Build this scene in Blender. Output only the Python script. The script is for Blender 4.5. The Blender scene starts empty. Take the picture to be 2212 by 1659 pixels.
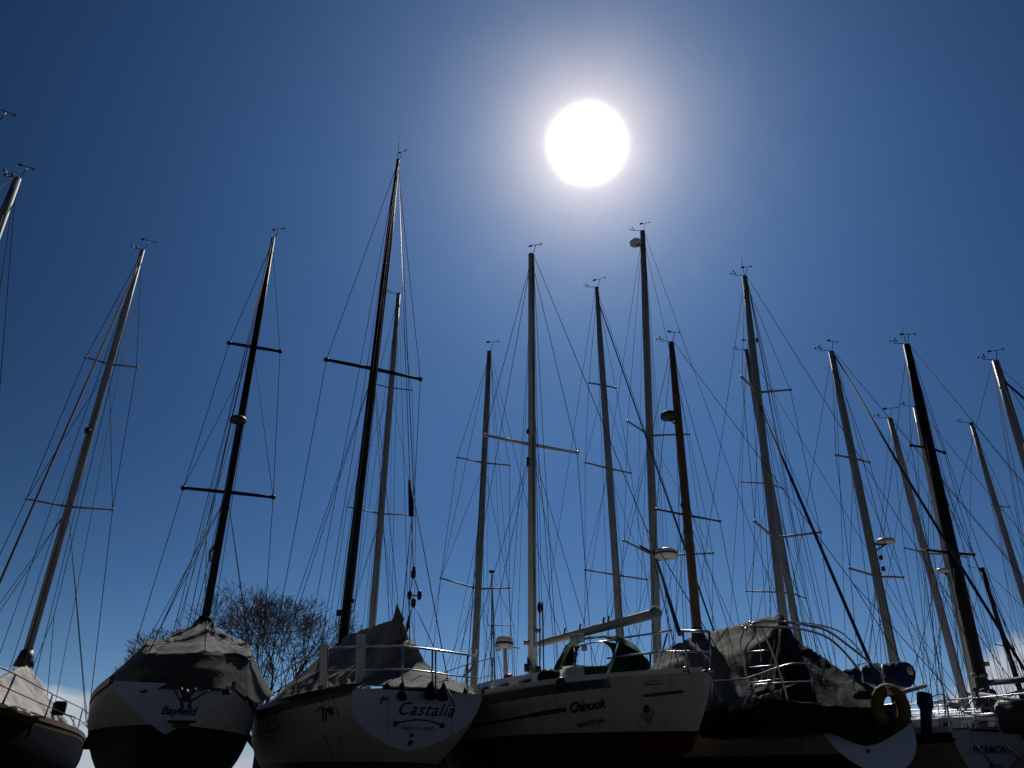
import bpy, bmesh, math, random
from mathutils import Vector, Matrix, noise
R = math.radians
C = bpy.context.scene.collection
random.seed(7)

# ------------------------------------------------------------------ camera
PITCH, ROLL, FPX, CAMZ = 26.7, 0.75, 1703.0, 1.6
PW, PH = 2212.0, 1659.0
th, ro = R(PITCH), R(ROLL)
FWD = Vector((0, math.cos(th), math.sin(th)))
_r0 = Vector((1, 0, 0)); _u0 = Vector((0, -math.sin(th), math.cos(th)))
RGT = _r0 * math.cos(ro) + _u0 * math.sin(ro)
UPV = _u0 * math.cos(ro) - _r0 * math.sin(ro)
CAM = Vector((0, 0, CAMZ))
cam_d = bpy.data.cameras.new("camera"); cam = bpy.data.objects.new("camera", cam_d); C.objects.link(cam)
cam.matrix_world = Matrix(((RGT.x, UPV.x, -FWD.x, 0), (RGT.y, UPV.y, -FWD.y, 0), (RGT.z, UPV.z, -FWD.z, CAMZ), (0, 0, 0, 1)))
cam_d.sensor_width = 36; cam_d.lens = 36 * FPX / PW; cam_d.clip_end = 5000; cam_d.clip_start = .05
bpy.context.scene.camera = cam

def ray(x, y):
    return (FWD + RGT * ((x - PW / 2) / FPX) + UPV * ((PH / 2 - y) / FPX))
def at(x, y, Y):
    d = ray(x, y); return CAM + d * (Y / d.y)
def atz(x, y, z):
    d = ray(x, y); return CAM + d * ((z - CAMZ) / d.z)
def onvert(x, y, P):
    d = ray(x, y); t = ((P.x * d.x + P.y * d.y) / (d.x ** 2 + d.y ** 2)); return CAM + d * t
def prj(P):
    v = P - CAM; c = v.dot(FWD); return (PW / 2 + FPX * v.dot(RGT) / c, PH / 2 - FPX * v.dot(UPV) / c)

# ------------------------------------------------------------------ sky and sun
SUND = ray(1268, 312).normalized()
SEL = math.asin(SUND.z); SAZ = math.atan2(SUND.x, SUND.y)
w = bpy.data.worlds.new("World"); bpy.context.scene.world = w; w.use_nodes = True
nt = w.node_tree; nt.nodes.clear()
def N(t, **k):
    n = nt.nodes.new(t)
    for a, b in k.items(): setattr(n, a, b)
    return n
def mth(op, a, b=None, c=None, clamp=False):
    n = nt.nodes.new("ShaderNodeMath"); n.operation = op; n.use_clamp = clamp
    for i, v in enumerate((a, b, c)):
        if v is None: continue
        if isinstance(v, (int, float)): n.inputs[i].default_value = v
        else: nt.links.new(v, n.inputs[i])
    return n.outputs[0]
def vmul(col, fac):
    n = nt.nodes.new("ShaderNodeVectorMath"); n.operation = 'SCALE'
    if isinstance(col, tuple): n.inputs[0].default_value = col
    else: nt.links.new(col, n.inputs[0])
    if isinstance(fac, (int, float)): n.inputs['Scale'].default_value = fac
    else: nt.links.new(fac, n.inputs['Scale'])
    return n.outputs[0]
def vop(op, a, b):
    n = nt.nodes.new("ShaderNodeVectorMath"); n.operation = op
    for i, v in enumerate((a, b)):
        if isinstance(v, tuple): n.inputs[i].default_value = v
        else: nt.links.new(v, n.inputs[i])
    return n
SKY_S = 0.085
tc = N("ShaderNodeTexCoord"); DIR = tc.outputs['Generated']
sky = N("ShaderNodeTexSky", sky_type='NISHITA'); sky.sun_disc = False
sky.sun_elevation = SEL; sky.sun_rotation = SAZ; sky.air_density = 1.0; sky.dust_density = 0.3; sky.ozone_density = 2.0
dot = vop('DOT_PRODUCT', DIR, tuple(SUND)).outputs['Value']
ang = mth('MULTIPLY', mth('ARCCOSINE', mth('MINIMUM', dot, 0.9999999)), 57.29578)
# the deep spring sky is darkest away from the sun and palest low down
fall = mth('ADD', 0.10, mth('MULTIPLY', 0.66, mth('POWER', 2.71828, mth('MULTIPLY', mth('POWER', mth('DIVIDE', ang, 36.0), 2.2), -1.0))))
sepn = N("ShaderNodeSeparateXYZ"); nt.links.new(DIR, sepn.inputs[0]); DZ = sepn.outputs['Z']
low = mth('POWER', 2.71828, mth('MULTIPLY', mth('MAXIMUM', DZ, 0.0), -6.0))
base = vop('MULTIPLY', vmul(sky.outputs[0], SKY_S), (0.275, 0.515, 0.80)).outputs[0]
front = mth('MULTIPLY_ADD', dot, 1.5, 0.55, clamp=True)      # sky opposite the sun dimmed below its natural brightness to cut hull fill
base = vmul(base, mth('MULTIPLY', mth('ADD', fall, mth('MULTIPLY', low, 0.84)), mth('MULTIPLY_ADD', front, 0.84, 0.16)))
tint = N('ShaderNodeCombineXYZ'); nt.links.new(mth('ADD', 1.0, mth('MULTIPLY', low, .34)), tint.inputs[0]); tint.inputs[1].default_value = 1.0; tint.inputs[2].default_value = 1.0
tv = nt.nodes.new('ShaderNodeVectorMath'); tv.operation = 'MULTIPLY'; nt.links.new(base, tv.inputs[0]); nt.links.new(tint.outputs[0], tv.inputs[1]); base = tv.outputs[0]
hzn = N("ShaderNodeTexNoise"); hzn.inputs['Scale'].default_value = 3.0; hzn.inputs['Detail'].default_value = 4; nt.links.new(DIR, hzn.inputs['Vector'])
base = vmul(base, mth('ADD', 0.94, mth('MULTIPLY', hzn.outputs[0], 0.12)))
gnz = N("ShaderNodeTexNoise"); gnz.inputs['Scale'].default_value = 22.0; gnz.inputs['Detail'].default_value = 3; nt.links.new(DIR, gnz.inputs['Vector'])
ang = mth('MULTIPLY', ang, mth('ADD', 0.93, mth('MULTIPLY', gnz.outputs[0], 0.14)))
# aureole round the sun
def ex(k, p=1.0):
    a = mth('DIVIDE', ang, k)
    if p != 1.0: a = mth('POWER', a, p)
    return mth('POWER', 2.71828, mth('MULTIPLY', a, -1.0))
g = vmul((1.0, .97, 1.0), mth('MULTIPLY', ex(2.38, 5), 2.5))
g2 = vmul((1.0, .80, .62), mth('MULTIPLY', ex(2.95, 1.0), 1.8))
g3 = vmul((.80, .86, 1.0), mth('MULTIPLY', ex(13.0, 1.4), 0.02))
tot = vop('ADD', vop('ADD', base, g).outputs[0], vop('ADD', g2, g3).outputs[0]).outputs[0]
# low white clouds near the horizon
mp = vop('MULTIPLY', DIR, (9.0, 9.0, 16.0)).outputs[0]
nz = N("ShaderNodeTexNoise"); nz.inputs['Scale'].default_value = 1.0; nz.inputs['Detail'].default_value = 7; nz.inputs['Roughness'].default_value = .55
nt.links.new(mp, nz.inputs['Vector'])
mp2 = vop('MULTIPLY', DIR, (2.4, 2.4, 0.0)).outputs[0]
nz2 = N("ShaderNodeTexNoise"); nz2.inputs['Scale'].default_value = 1.0; nz2.inputs['Detail'].default_value = 1
nt.links.new(mp2, nz2.inputs['Vector'])
DX = sepn.outputs['X']
side = mth('MAXIMUM', mth('MULTIPLY', mth('MULTIPLY_ADD', DX, 7.0, -2.65, clamp=True), 1.0), mth('MULTIPLY', mth('MULTIPLY_ADD', DX, -6.0, -1.9, clamp=True), 0.50))
topz = mth('ADD', 0.032, mth('MULTIPLY', side, 0.105))
cm = mth('MULTIPLY_ADD', mth('SUBTRACT', mth('ADD', topz, mth('MULTIPLY', mth('SUBTRACT', nz.outputs[0], 0.5), 0.09)), DZ), 60.0, 0.3, clamp=True)
cshade = vmul((.42, .47, .54), mth('ADD', 0.62, mth('MULTIPLY', nz.outputs[0], 0.75)))
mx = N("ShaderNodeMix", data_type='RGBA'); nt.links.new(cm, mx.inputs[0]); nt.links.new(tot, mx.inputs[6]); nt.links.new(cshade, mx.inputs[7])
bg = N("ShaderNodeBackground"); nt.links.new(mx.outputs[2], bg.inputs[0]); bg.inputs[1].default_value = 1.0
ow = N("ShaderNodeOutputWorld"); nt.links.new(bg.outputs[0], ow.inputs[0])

sd = bpy.data.lights.new("sun", 'SUN'); sd.energy = 3.0; sd.angle = R(.53); sd.color = (1, .95, .88)
so = bpy.data.objects.new("sun", sd); C.objects.link(so)
so.rotation_euler = SUND.to_track_quat('Z', 'Y').to_euler(); so.location = (0, -5, 30)
vs = bpy.context.scene.view_settings
vs.view_transform = 'Standard'; vs.look = 'None'; vs.exposure = 0.0; vs.gamma = 1.0

# ------------------------------------------------------------------ materials
def newmat(name):
    m = bpy.data.materials.new(name); m.use_nodes = True
    return m, m.node_tree, m.node_tree.nodes['Principled BSDF']
def mat(name, col, rough=.5, metal=0.0, var=.25, scale=3.0, bump=0.0, bscale=30.0):
    m, t, b = newmat(name)
    tcn = t.nodes.new('ShaderNodeTexCoord'); nz = t.nodes.new('ShaderNodeTexNoise'); nz.inputs['Scale'].default_value = scale; nz.inputs['Detail'].default_value = 6
    t.links.new(tcn.outputs['Object'], nz.inputs['Vector'])
    rp = t.nodes.new('ShaderNodeValToRGB'); rp.color_ramp.elements[0].position = .3; rp.color_ramp.elements[1].position = .75
    rp.color_ramp.elements[0].color = tuple(c * (1 - var) for c in col) + (1,); rp.color_ramp.elements[1].color = tuple(min(1, c * (1 + var * .4)) for c in col) + (1,)
    t.links.new(nz.outputs[0], rp.inputs[0]); t.links.new(rp.outputs[0], b.inputs['Base Color'])
    b.inputs['Roughness'].default_value = rough; b.inputs['Metallic'].default_value = metal
    if bump:
        n2 = t.nodes.new('ShaderNodeTexNoise'); n2.inputs['Scale'].default_value = bscale; n2.inputs['Detail'].default_value = 5
        t.links.new(tcn.outputs['Object'], n2.inputs['Vector'])
        bp = t.nodes.new('ShaderNodeBump'); bp.inputs['Strength'].default_value = bump; bp.inputs['Distance'].default_value = .02
        t.links.new(n2.outputs[0], bp.inputs['Height']); t.links.new(bp.outputs[0], b.inputs['Normal'])
    return m
def cloth(name, col, transl=.25, var=.3):
    m = mat(name, col, .8, 0, var, 2.2, .5, 9.0)
    t = m.node_tree; b = t.nodes['Principled BSDF']; b.inputs['Specular IOR Level'].default_value = .08; out = [n for n in t.nodes if n.type == 'OUTPUT_MATERIAL'][0]
    tr = t.nodes.new('ShaderNodeBsdfTranslucent'); mix = t.nodes.new('ShaderNodeMixShader'); mix.inputs[0].default_value = transl
    rp = [n for n in t.nodes if n.type == 'VALTORGB'][0]
    t.links.new(rp.outputs[0], tr.inputs[0]); t.links.new(b.outputs[0], mix.inputs[1]); t.links.new(tr.outputs[0], mix.inputs[2]); t.links.new(mix.outputs[0], out.inputs[0])
    return m
def hullmat(name, top, boot, anti, zw, stripes=(), bh=.09, spec=.25, rough=.5):
    """topsides, boot stripe and bottom paint split by height; cove stripes follow the sheer (uv v)"""
    m, t, b = newmat(name); L = t.links.new
    tcn = t.nodes.new('ShaderNodeTexCoord'); sp = t.nodes.new('ShaderNodeSeparateXYZ'); L(tcn.outputs['Object'], sp.inputs[0])
    uv = t.nodes.new('ShaderNodeSeparateXYZ'); L(tcn.outputs['UV'], uv.inputs[0])
    def M(op, a, bb):
        n = t.nodes.new('ShaderNodeMath'); n.operation = op
        for i, v in enumerate((a, bb)):
            if isinstance(v, (int, float)): n.inputs[i].default_value = v
            else: L(v, n.inputs[i])
        return n.outputs[0]
    def mixc(f, a, c):
        n = t.nodes.new('ShaderNodeMix'); n.data_type = 'RGBA'; L(f, n.inputs[0])
        for i, v in ((6, a), (7, c)):
            if isinstance(v, tuple): n.inputs[i].default_value = v + (1,)
            else: L(v, n.inputs[i])
        return n.outputs[2]
    nz = t.nodes.new('ShaderNodeTexNoise'); nz.inputs['Scale'].default_value = 1.0; nz.inputs['Detail'].default_value = 6
    mpn = t.nodes.new('ShaderNodeMapping'); mpn.inputs['Scale'].default_value = (8, 8, .8); L(tcn.outputs['Object'], mpn.inputs[0]); L(mpn.outputs[0], nz.inputs['Vector'])
    dirt = M('MULTIPLY', M('MAXIMUM', M('SUBTRACT', nz.outputs[0], .47), 0.0), 2.4)
    c = mixc(dirt, top, tuple(x * f for x, f in zip(top, (.62, .54, .44))))
    for (v0, v1, sc, u0, u1) in stripes:
        f = M('MULTIPLY', M('GREATER_THAN', uv.outputs['Y'], v0), M('LESS_THAN', uv.outputs['Y'], v1))
        f = M('MULTIPLY', f, M('MULTIPLY', M('GREATER_THAN', uv.outputs['X'], u0), M('LESS_THAN', uv.outputs['X'], u1)))
        c = mixc(f, c, sc)
    c = mixc(M('LESS_THAN', sp.outputs['Z'], zw + bh), c, boot)
    c = mixc(M('LESS_THAN', sp.outputs['Z'], zw), c, anti)
    L(c, b.inputs['Base Color']); b.inputs['Roughness'].default_value = rough; b.inputs['Specular IOR Level'].default_value = spec
    return m

M_alu = mat('aluminium_mast', (.28, .30, .33), .6, .0, .25, 2)
M_white = mat('white_mast_paint', (.52, .53, .54), .4, 0, .2, 2)
M_greyp = mat('grey_mast_paint', (.24, .27, .31), .45, 0, .2, 2)
M_black = mat('black_mast_paint', (.012, .013, .016), .55, 0, .3, 2)
M_brown = mat('varnished_mast', (.17, .10, .055), .35, 0, .35, 3)
M_dark = mat('dark_fitting', (.03, .03, .032), .5, .2)
M_steel = mat('stainless_steel', (.42, .43, .45), .30, 1.0, .1)
M_wire = mat('steel_wire', (.05, .05, .06), .8, 0, .1)
for m_, v_ in ((M_wire, .1), (M_black, .15), (M_greyp, .3), (M_alu, .3), (M_white, .3), (M_brown, .2)): m_.node_tree.nodes['Principled BSDF'].inputs['Specular IOR Level'].default_value = v_
M_rope = mat('dark_rope', (.05, .05, .06), .8)
M_furl = mat('furled_sail_cover', (.03, .05, .10), .8)
M_gel = mat('white_gelcoat', (.68, .68, .66), .35, 0, .2, 1.5)
M_gelblue = mat('transom_gelcoat', (.46, .52, .70), .35, 0, .14, 1.2)
M_deck = mat('deck_gelcoat', (.52, .51, .48), .6, 0, .2, 3)
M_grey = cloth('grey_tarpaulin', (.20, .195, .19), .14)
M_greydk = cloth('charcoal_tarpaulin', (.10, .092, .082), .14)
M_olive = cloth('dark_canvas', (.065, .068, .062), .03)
M_blackcl = cloth('black_canvas', (.012, .014, .015), .02)
M_whitec = cloth('white_tarpaulin', (.72, .69, .64), .30)
M_green = cloth('green_canvas', (.012, .085, .035), .22)
M_blue = cloth('blue_canvas', (.015, .035, .11), .08)
M_yellow = mat('yellow_foam', (.15, .08, .01), .8, 0, .5, 8, .6, 20)
M_red = mat('red_plastic', (.45, .03, .02), .4)
M_text = mat('dark_blue_lettering', (.008, .012, .04), .4, 0, .1)
M_textb = mat('black_lettering', (.012, .010, .010), .4, 0, .1)
M_toeg = mat('dark_green_rail_paint', (.012, .06, .05), .4)
M_teak = mat('weathered_teak', (.16, .10, .06), .7)
M_glass = mat('dark_window_glass', (.02, .025, .03), .08)
M_bark = mat('tree_bark', (.055, .042, .035), .9)
M_gravel = mat('yard_gravel', (.042, .040, .038), .95, 0, .4, .6, .8, 25)

# ------------------------------------------------------------------ mesh helpers
def obj(name, bm, m, root=None, smooth=True):
    me = bpy.data.meshes.new(name)
    bmesh.ops.recalc_face_normals(bm, faces=bm.faces)
    bm.to_mesh(me); bm.free()
    me.materials.append(m)
    if smooth:
        for p in me.polygons: p.use_smooth = True
    o = bpy.data.objects.new(name, me); C.objects.link(o)
    if root is not None:
        p = root; Mw = root.matrix_basis.copy()
        while p.parent: p = p.parent; Mw = p.matrix_basis @ Mw
        me.transform(Mw.inverted()); o.parent = root
    return o
def tag(o, label, cat, group=None, kind=None):
    o['label'] = label; o['category'] = cat
    if group: o['group'] = group
    if kind: o['kind'] = kind
    return o
def empty(name, loc, label, cat, group=None):
    o = bpy.data.objects.new(name, None); C.objects.link(o)
    o.matrix_basis = Matrix.Translation(Vector(loc)); o.empty_display_size = .3
    return tag(o, label, cat, group)
def tube(bm, pts, r, n=8, cap=True):
    pts = [Vector(p) for p in pts]
    if not isinstance(r, (list, tuple)): r = [r] * len(pts)
    rings = []; prev = None
    for i, p in enumerate(pts):
        a = pts[max(i - 1, 0)]; b = pts[min(i + 1, len(pts) - 1)]
        d = (b - a)
        if d.length < 1e-6: d = Vector((0, 0, 1))
        d.normalize()
        if prev is None:
            u = d.orthogonal().normalized()
        else:
            u = (prev - d * prev.dot(d))
            u = u.normalized() if u.length > 1e-4 else d.orthogonal().normalized()
        prev = u; v = d.cross(u)
        rings.append([bm.verts.new(p + (u * math.cos(2 * math.pi * k / n) + v * math.sin(2 * math.pi * k / n)) * r[i]) for k in range(n)])
    for A, B in zip(rings, rings[1:]):
        for k in range(n): bm.faces.new((A[k], A[(k + 1) % n], B[(k + 1) % n], B[k]))
    if cap and n > 2:
        bm.faces.new(rings[0][::-1]); bm.faces.new(rings[-1])
def T(pts, r, n=8):
    bm = bmesh.new(); tube(bm, pts, r, n); return bm
def box(bm, c, sx, sy, sz, ux=Vector((1, 0, 0)), uz=Vector((0, 0, 1))):
    ux = ux.normalized(); uz = uz.normalized(); uy = uz.cross(ux)
    vs_ = []
    for k in (-1, 1):
        for j in (-1, 1):
            for i in (-1, 1): vs_.append(bm.verts.new(Vector(c) + ux * (i * sx / 2) + uy * (j * sy / 2) + uz * (k * sz / 2)))
    for f in ((0, 1, 3, 2), (4, 6, 7, 5), (0, 4, 5, 1), (2, 3, 7, 6), (0, 2, 6, 4), (1, 5, 7, 3)): bm.faces.new([vs_[q] for q in f])
def bevel(bm, w, seg=2):
    bmesh.ops.bevel(bm, geom=bm.edges[:], offset=w, segments=seg, affect='EDGES')
def lathe(bm, c, prof, axis=Vector((0, 0, 1)), n=20, sq=1.0):
    axis = axis.normalized(); u = axis.orthogonal().normalized(); v = axis.cross(u)
    rings = []
    for (r, h) in prof:
        rings.append([bm.verts.new(Vector(c) + axis * h + (u * math.cos(2 * math.pi * k / n) + v * math.sin(2 * math.pi * k / n) * sq) * max(r, .0005)) for k in range(n)])
    for A, B in zip(rings, rings[1:]):
        for k in range(n): bm.faces.new((A[k], A[(k + 1) % n], B[(k + 1) % n], B[k]))
    bm.faces.new(rings[0][::-1]); bm.faces.new(rings[-1])
def crom(P, n):
    out = []
    for i in range(len(P) - 1):
        p0 = P[max(i - 1, 0)]; p1 = P[i]; p2 = P[i + 1]; p3 = P[min(i + 2, len(P) - 1)]
        for k in range(n):
            t = k / n; t2 = t * t; t3 = t2 * t
            out.append(.5 * ((2 * p1) + (p2 - p0) * t + (2 * p0 - 5 * p1 + 4 * p2 - p3) * t2 + (3 * p1 - p0 - 3 * p2 + p3) * t3))
    out.append(P[-1].copy()); return out
def resample(P, n):
    Ls = [0]
    for a, b in zip(P, P[1:]): Ls.append(Ls[-1] + (b - a).length)
    out = []
    for k in range(n):
        s = Ls[-1] * k / (n - 1); i = 0
        while i < len(P) - 2 and Ls[i + 1] < s: i += 1
        d = Ls[i + 1] - Ls[i]; out.append(P[i].lerp(P[i + 1], 0 if d < 1e-9 else min(1, (s - Ls[i]) / d)))
    return out
def sheet(rings, nu=60, nv=8, fold=.03, ff=22, sag=.05, seed=0, thick=.012, smooth_ring=3, crump=.0):
    """cloth lofted through rings of points, with folds running ring to ring and a slight sag between rings"""
    rows = [resample(crom([Vector(p) for p in rg], smooth_ring) if smooth_ring > 1 else [Vector(p) for p in rg], nu) for rg in rings]
    full = []
    for i in range(len(rows) - 1):
        for k in range(nv + (1 if i == len(rows) - 2 else 0)):
            t = k / nv
            full.append(([a.lerp(b, t) for a, b in zip(rows[i], rows[i + 1])], i + t, math.sin(math.pi * t)))
    nr = len(full); bm = bmesh.new(); G = []
    cen = sum((p for r_ in rows for p in r_), Vector()) / (len(rows) * nu)
    for j, (row, v, sg) in enumerate(full):
        gr = []
        for i, p in enumerate(row):
            a = row[max(i - 1, 0)]; b = row[min(i + 1, nu - 1)]; q = full[max(j - 1, 0)][0][i]; s = full[min(j + 1, nr - 1)][0][i]
            nrm = (b - a).cross(s - q)
            if nrm.length > 1e-9:
                nrm.normalize()
                if nrm.dot(p - cen) < 0: nrm = -nrm
            u = i / (nu - 1)
            f = (1 - 3.2 * abs(noise.noise(Vector((u * ff, v * .9, seed))))) * .6 + .5 * noise.noise(Vector((u * ff * 2.3, v * 2.1, seed + 5))) + .35 * noise.noise(p * 2.5 + Vector((seed, 0, 0)))
            if crump:
                w_ = Vector((p.x * 1.0, p.y * .8, p.z * 1.6))
                f2 = (1 - 4.0 * abs(noise.noise(w_ * 1.9 + Vector((seed * 1.7, 0, 0))))) + .6 * (1 - 4.0 * abs(noise.noise(w_ * 4.3 + Vector((0, seed, 0)))))
            else: f2 = 0
            gr.append(bm.verts.new(p + nrm * (f * fold + f2 * crump - sag * sg)))
        G.append(gr)
    for A, B in zip(G, G[1:]):
        for i in range(nu - 1):
            bm.faces.new((A[i], A[i + 1], B[i + 1], B[i]))
    if thick:
        bmesh.ops.recalc_face_normals(bm, faces=bm.faces)
        bmesh.ops.solidify(bm, geom=bm.faces[:], thickness=thick)
    return bm
def px(L): return [at(*p) for p in L]

# ------------------------------------------------------------------ hull
class Hull:
    """plan, sheer and sections of a yacht; u along (0 stern .. 1 bow), s down (0 deck edge .. 1 centreline bottom)"""
    def __init__(self, stern, head, L, bs, bm, zs=2.8, zm=2.75, zb=3.1, kz=1.5, ks=2.1, kb=2.1, tm=.42, rs=.25, rb=1.0, es=2.0, eb=1.9, sa=(1.6, 1.25), ma=(2.6, 1.9)):
        self.__dict__.update(locals())
        self.f = Vector((-math.sin(R(head)), math.cos(R(head)), 0)); self.r = Vector((self.f.y, -self.f.x, 0))
    def B(self, u):
        if u < self.tm: return self.bs + (self.bm - self.bs) * (1 - ((self.tm - u) / self.tm) ** self.es)
        return self.bm * max(0, 1 - ((u - self.tm) / (1 - self.tm)) ** self.eb) + .01
    def Z(self, u):
        if u < .4: a = (.4 - u) / .4; return self.zm + (self.zs - self.zm) * a * a
        a = (u - .4) / .6; return self.zm + (self.zb - self.zm) * a * a
    def K(self, u):
        if u < .45: a = (.45 - u) / .45; return self.kz + (self.ks - self.kz) * a ** 1.6
        a = (u - .45) / .55; return self.kz + (self.kb - self.kz) * a ** 2.2
    def P(self, u, s, side=1, off=0.0):
        w_ = min(1, u / .45) ; w_ = w_ * w_ * (3 - 2 * w_)
        a = self.sa[0] * (1 - w_) + self.ma[0] * w_; b = self.sa[1] * (1 - w_) + self.ma[1] * w_
        if u > .6: q = (u - .6) / .4; a = a * (1 - q) + 1.3 * q; b = b * (1 - q) + 1.1 * q
        y = self.B(u) * max(0, 1 - s ** a) ** (1 / b) + off
        z = self.Z(u) - (self.Z(u) - self.K(u)) * s
        x = u * self.L + self.rs * s * (1 - u) ** 6 - self.rb * s * u ** 6
        return Vector((self.stern[0], self.stern[1], 0)) + self.f * x + self.r * (side * y) + Vector((0, 0, z))
    def local(self, x, y, z): return Vector((self.stern[0], self.stern[1], 0)) + self.f * x + self.r * y + Vector((0, 0, z))

def build_hull(h, root, mh, mtr, mdk, mrail, rail=.05, nu=28, ns=12, keel=True, transom=True, railh=.05):
    bm = bmesh.new(); uvl = bm.loops.layers.uv.new('UVMap')
    G = []
    for i in range(nu + 1):
        u = i / nu; row = []
        for side in (-1, 1):
            for j in range(ns + 1):
                s = j / ns if side < 0 else 1 - j / ns
                if side > 0 and j == 0: continue
                row.append((bm.verts.new(h.P(u, s, side)), u, s))
        G.append(row)
    for A, B in zip(G, G[1:]):
        for k in range(len(A) - 1):
            q = (A[k], A[k + 1], B[k + 1], B[k])
            f = bm.faces.new([x[0] for x in q])
            for lp, x in zip(f.loops, q): lp[uvl].uv = (x[1], x[2])
    if not transom:
        bm.faces.new([x[0] for x in G[0]])
    o = obj('hull', bm, mh, root)
    if transom:
        bm = bmesh.new(); prev = None; c0 = h.local(0, 0, 0)
        vl = [bm.verts.new(h.P(0, j / ns, -1) - h.f * .004) for j in range(ns + 1)]; vr = [bm.verts.new(h.P(0, j / ns, 1) - h.f * .004) for j in range(ns)]
        for j in range(ns - 1): bm.faces.new((vl[j], vl[j + 1], vr[j + 1], vr[j]))
        bm.faces.new((vl[ns - 1], vl[ns], vr[ns - 1]))
        obj('transom', bm, mtr, root, False)
    bm = bmesh.new(); G = []
    for i in range(nu + 1):
        u = i / nu; a = h.P(u, 0, -1); b = h.P(u, 0, 1)
        G.append([bm.verts.new(a.lerp(b, k / 4) + Vector((0, 0, -.02 + .06 * math.sin(math.pi * k / 4)))) for k in range(5)])
    for A, B in zip(G, G[1:]):
        for k in range(4): bm.faces.new((A[k], A[k + 1], B[k + 1], B[k]))
    obj('deck', bm, mdk, root)
    bm = bmesh.new(); r1 = rail
    for side in (-1, 1):
        P = [h.P(i / nu, 0, side) + Vector((0, 0, railh * .3)) for i in range(nu + 1)]
        Q = []
        for p in P: Q.append(p)
        vs_ = []
        for p in Q:
            o_ = h.r * side * .018
            vs_.append([bm.verts.new(p + o_ + Vector((0, 0, -r1))), bm.verts.new(p + o_ + Vector((0, 0, railh))), bm.verts.new(p - o_ * 2 + Vector((0, 0, railh))), bm.verts.new(p - o_ * 2 + Vector((0, 0, -r1)))])
        for A, B in zip(vs_, vs_[1:]):
            for k in range(4): bm.faces.new((A[k], A[(k + 1) % 4], B[(k + 1) % 4], B[k]))
        bm.faces.new(vs_[0]); bm.faces.new(vs_[-1][::-1])
    obj('toe_rail', bm, mrail, root, False)
    if keel:
        bm = bmesh.new(); zk = h.kz + .15
        prof = []
        for (x, z) in ((.36 * h.L, zk), (.66 * h.L, zk), (.60 * h.L, .25), (.42 * h.L, .25)): prof.append((x, z))
        A = [bm.verts.new(h.local(x, -.09, z)) for x, z in prof]; B = [bm.verts.new(h.local(x, .09, z)) for x, z in prof]
        bm.faces.new(A); bm.faces.new(B[::-1])
        for k in range(4): bm.faces.new((A[k], B[k], B[(k + 1) % 4], A[(k + 1) % 4]))
        bevel(bm, .03); obj('keel', bm, M_anti, root)
    return o
M_anti = mat('antifouling_paint', (.05, .02, .02), .8)

def cabin(h, root, x0, x1, w, hh, m=None, windows=3):
    z0 = h.Z(.5) - .02
    bm = bmesh.new(); rows = []
    for x, k in ((x0, 0.0), (x0 + .05, .92), (x0 + (x1 - x0) * .5, 1.0), (x1 - .5, .8), (x1, 0.0)):
        u = x / h.L; zz = h.Z(u); ww = min(w, h.B(u) * .8)
        t = .75 if 0 < k else 1
        rows.append([bm.verts.new(h.local(x, y * ww, z)) for (y, z) in ((-1, zz - .03), (-t - .1 if k else -1, zz + hh * k * .85), (-.4, zz + hh * k), (.4, zz + hh * k), (t + .1 if k else 1, zz + hh * k * .85), (1, zz - .03))])
    for A, B in zip(rows, rows[1:]):
        for k in range(5): bm.faces.new((A[k], A[k + 1], B[k + 1], B[k]))
    cb = obj('cabin', bm, m or M_gel, root, False)
    for side in (-1, 1):
        for k in range(windows):
            x = x0 + (x1 - x0) * (.18 + .55 * k / max(1, windows - 1))
            u = x / h.L; ww = min(w, h.B(u) * .8)
            bm = bmesh.new(); box(bm, h.local(x, side * (ww * .935), h.Z(u) + hh * .42), .42, .05, hh * .3, h.f); bevel(bm, .02)
            obj('window', bm, M_glass, cb)
    return cb

# ------------------------------------------------------------------ rigging
def masthead(mo, Tp, up, kind, s=.72):
    ux = Vector((1, 0, 0))
    if 'block' in kind or True:
        bm = bmesh.new(); box(bm, Tp + up * .01, .20 * s, .10 * s, .09 * s, Vector((.9, -.3, 0))); bevel(bm, .02); obj('masthead_fitting', bm, M_dark, mo)
    if 'vane' in kind:
        b = Tp + up * .08 + ux * .06; t = b + Vector((.10, 0, .42)) * s
        bm = bmesh.new(); tube(bm, [b, b.lerp(t, .6), t], .010, 5)
        ra_ = random.Random(int(abs(Tp.x) * 997)); aa_ = ra_.uniform(-.6, .6); a = Vector((.34 * math.cos(aa_), .34 * math.sin(aa_), ra_.uniform(-.03, .04))) * s * ra_.uniform(.75, 1.15)
        tube(bm, [t - a * .8, t + a * .8], .009, 5)
        box(bm, t - a * .75, .16 * s, .012, .09 * s, a)
        tube(bm, [t + a * .55 + Vector((0, 0, .05)), t + a * .85, t + a * .55 - Vector((0, 0, .05))], .008, 4)
        obj('wind_vane', bm, M_dark, mo)
    if 'cups' in kind:
        b = Tp + up * .05 - ux * .05; t = b + Vector((-.42, .05, .02)) * s
        bm = bmesh.new(); tube(bm, [b, t, t + Vector((0, 0, .09))], .011, 5)
        for k in range(3):
            aa = 2.1 * k + .4; e = t + Vector((math.cos(aa) * .09, math.sin(aa) * .09, .09))
            tube(bm, [t + Vector((0, 0, .09)), e], .006, 4)
            bmesh.ops.create_icosphere(bm, subdivisions=1, radius=.032, matrix=Matrix.Translation(e))
        obj('anemometer', bm, M_dark, mo)
    if 'ant' in kind:
        b = Tp + up * .05; obj('antenna', T([b, b + Vector((-.01, 0, 1.0)) * s], [.010, .005], 5), M_white if 'w' in kind.split() else M_dark, mo)
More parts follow.
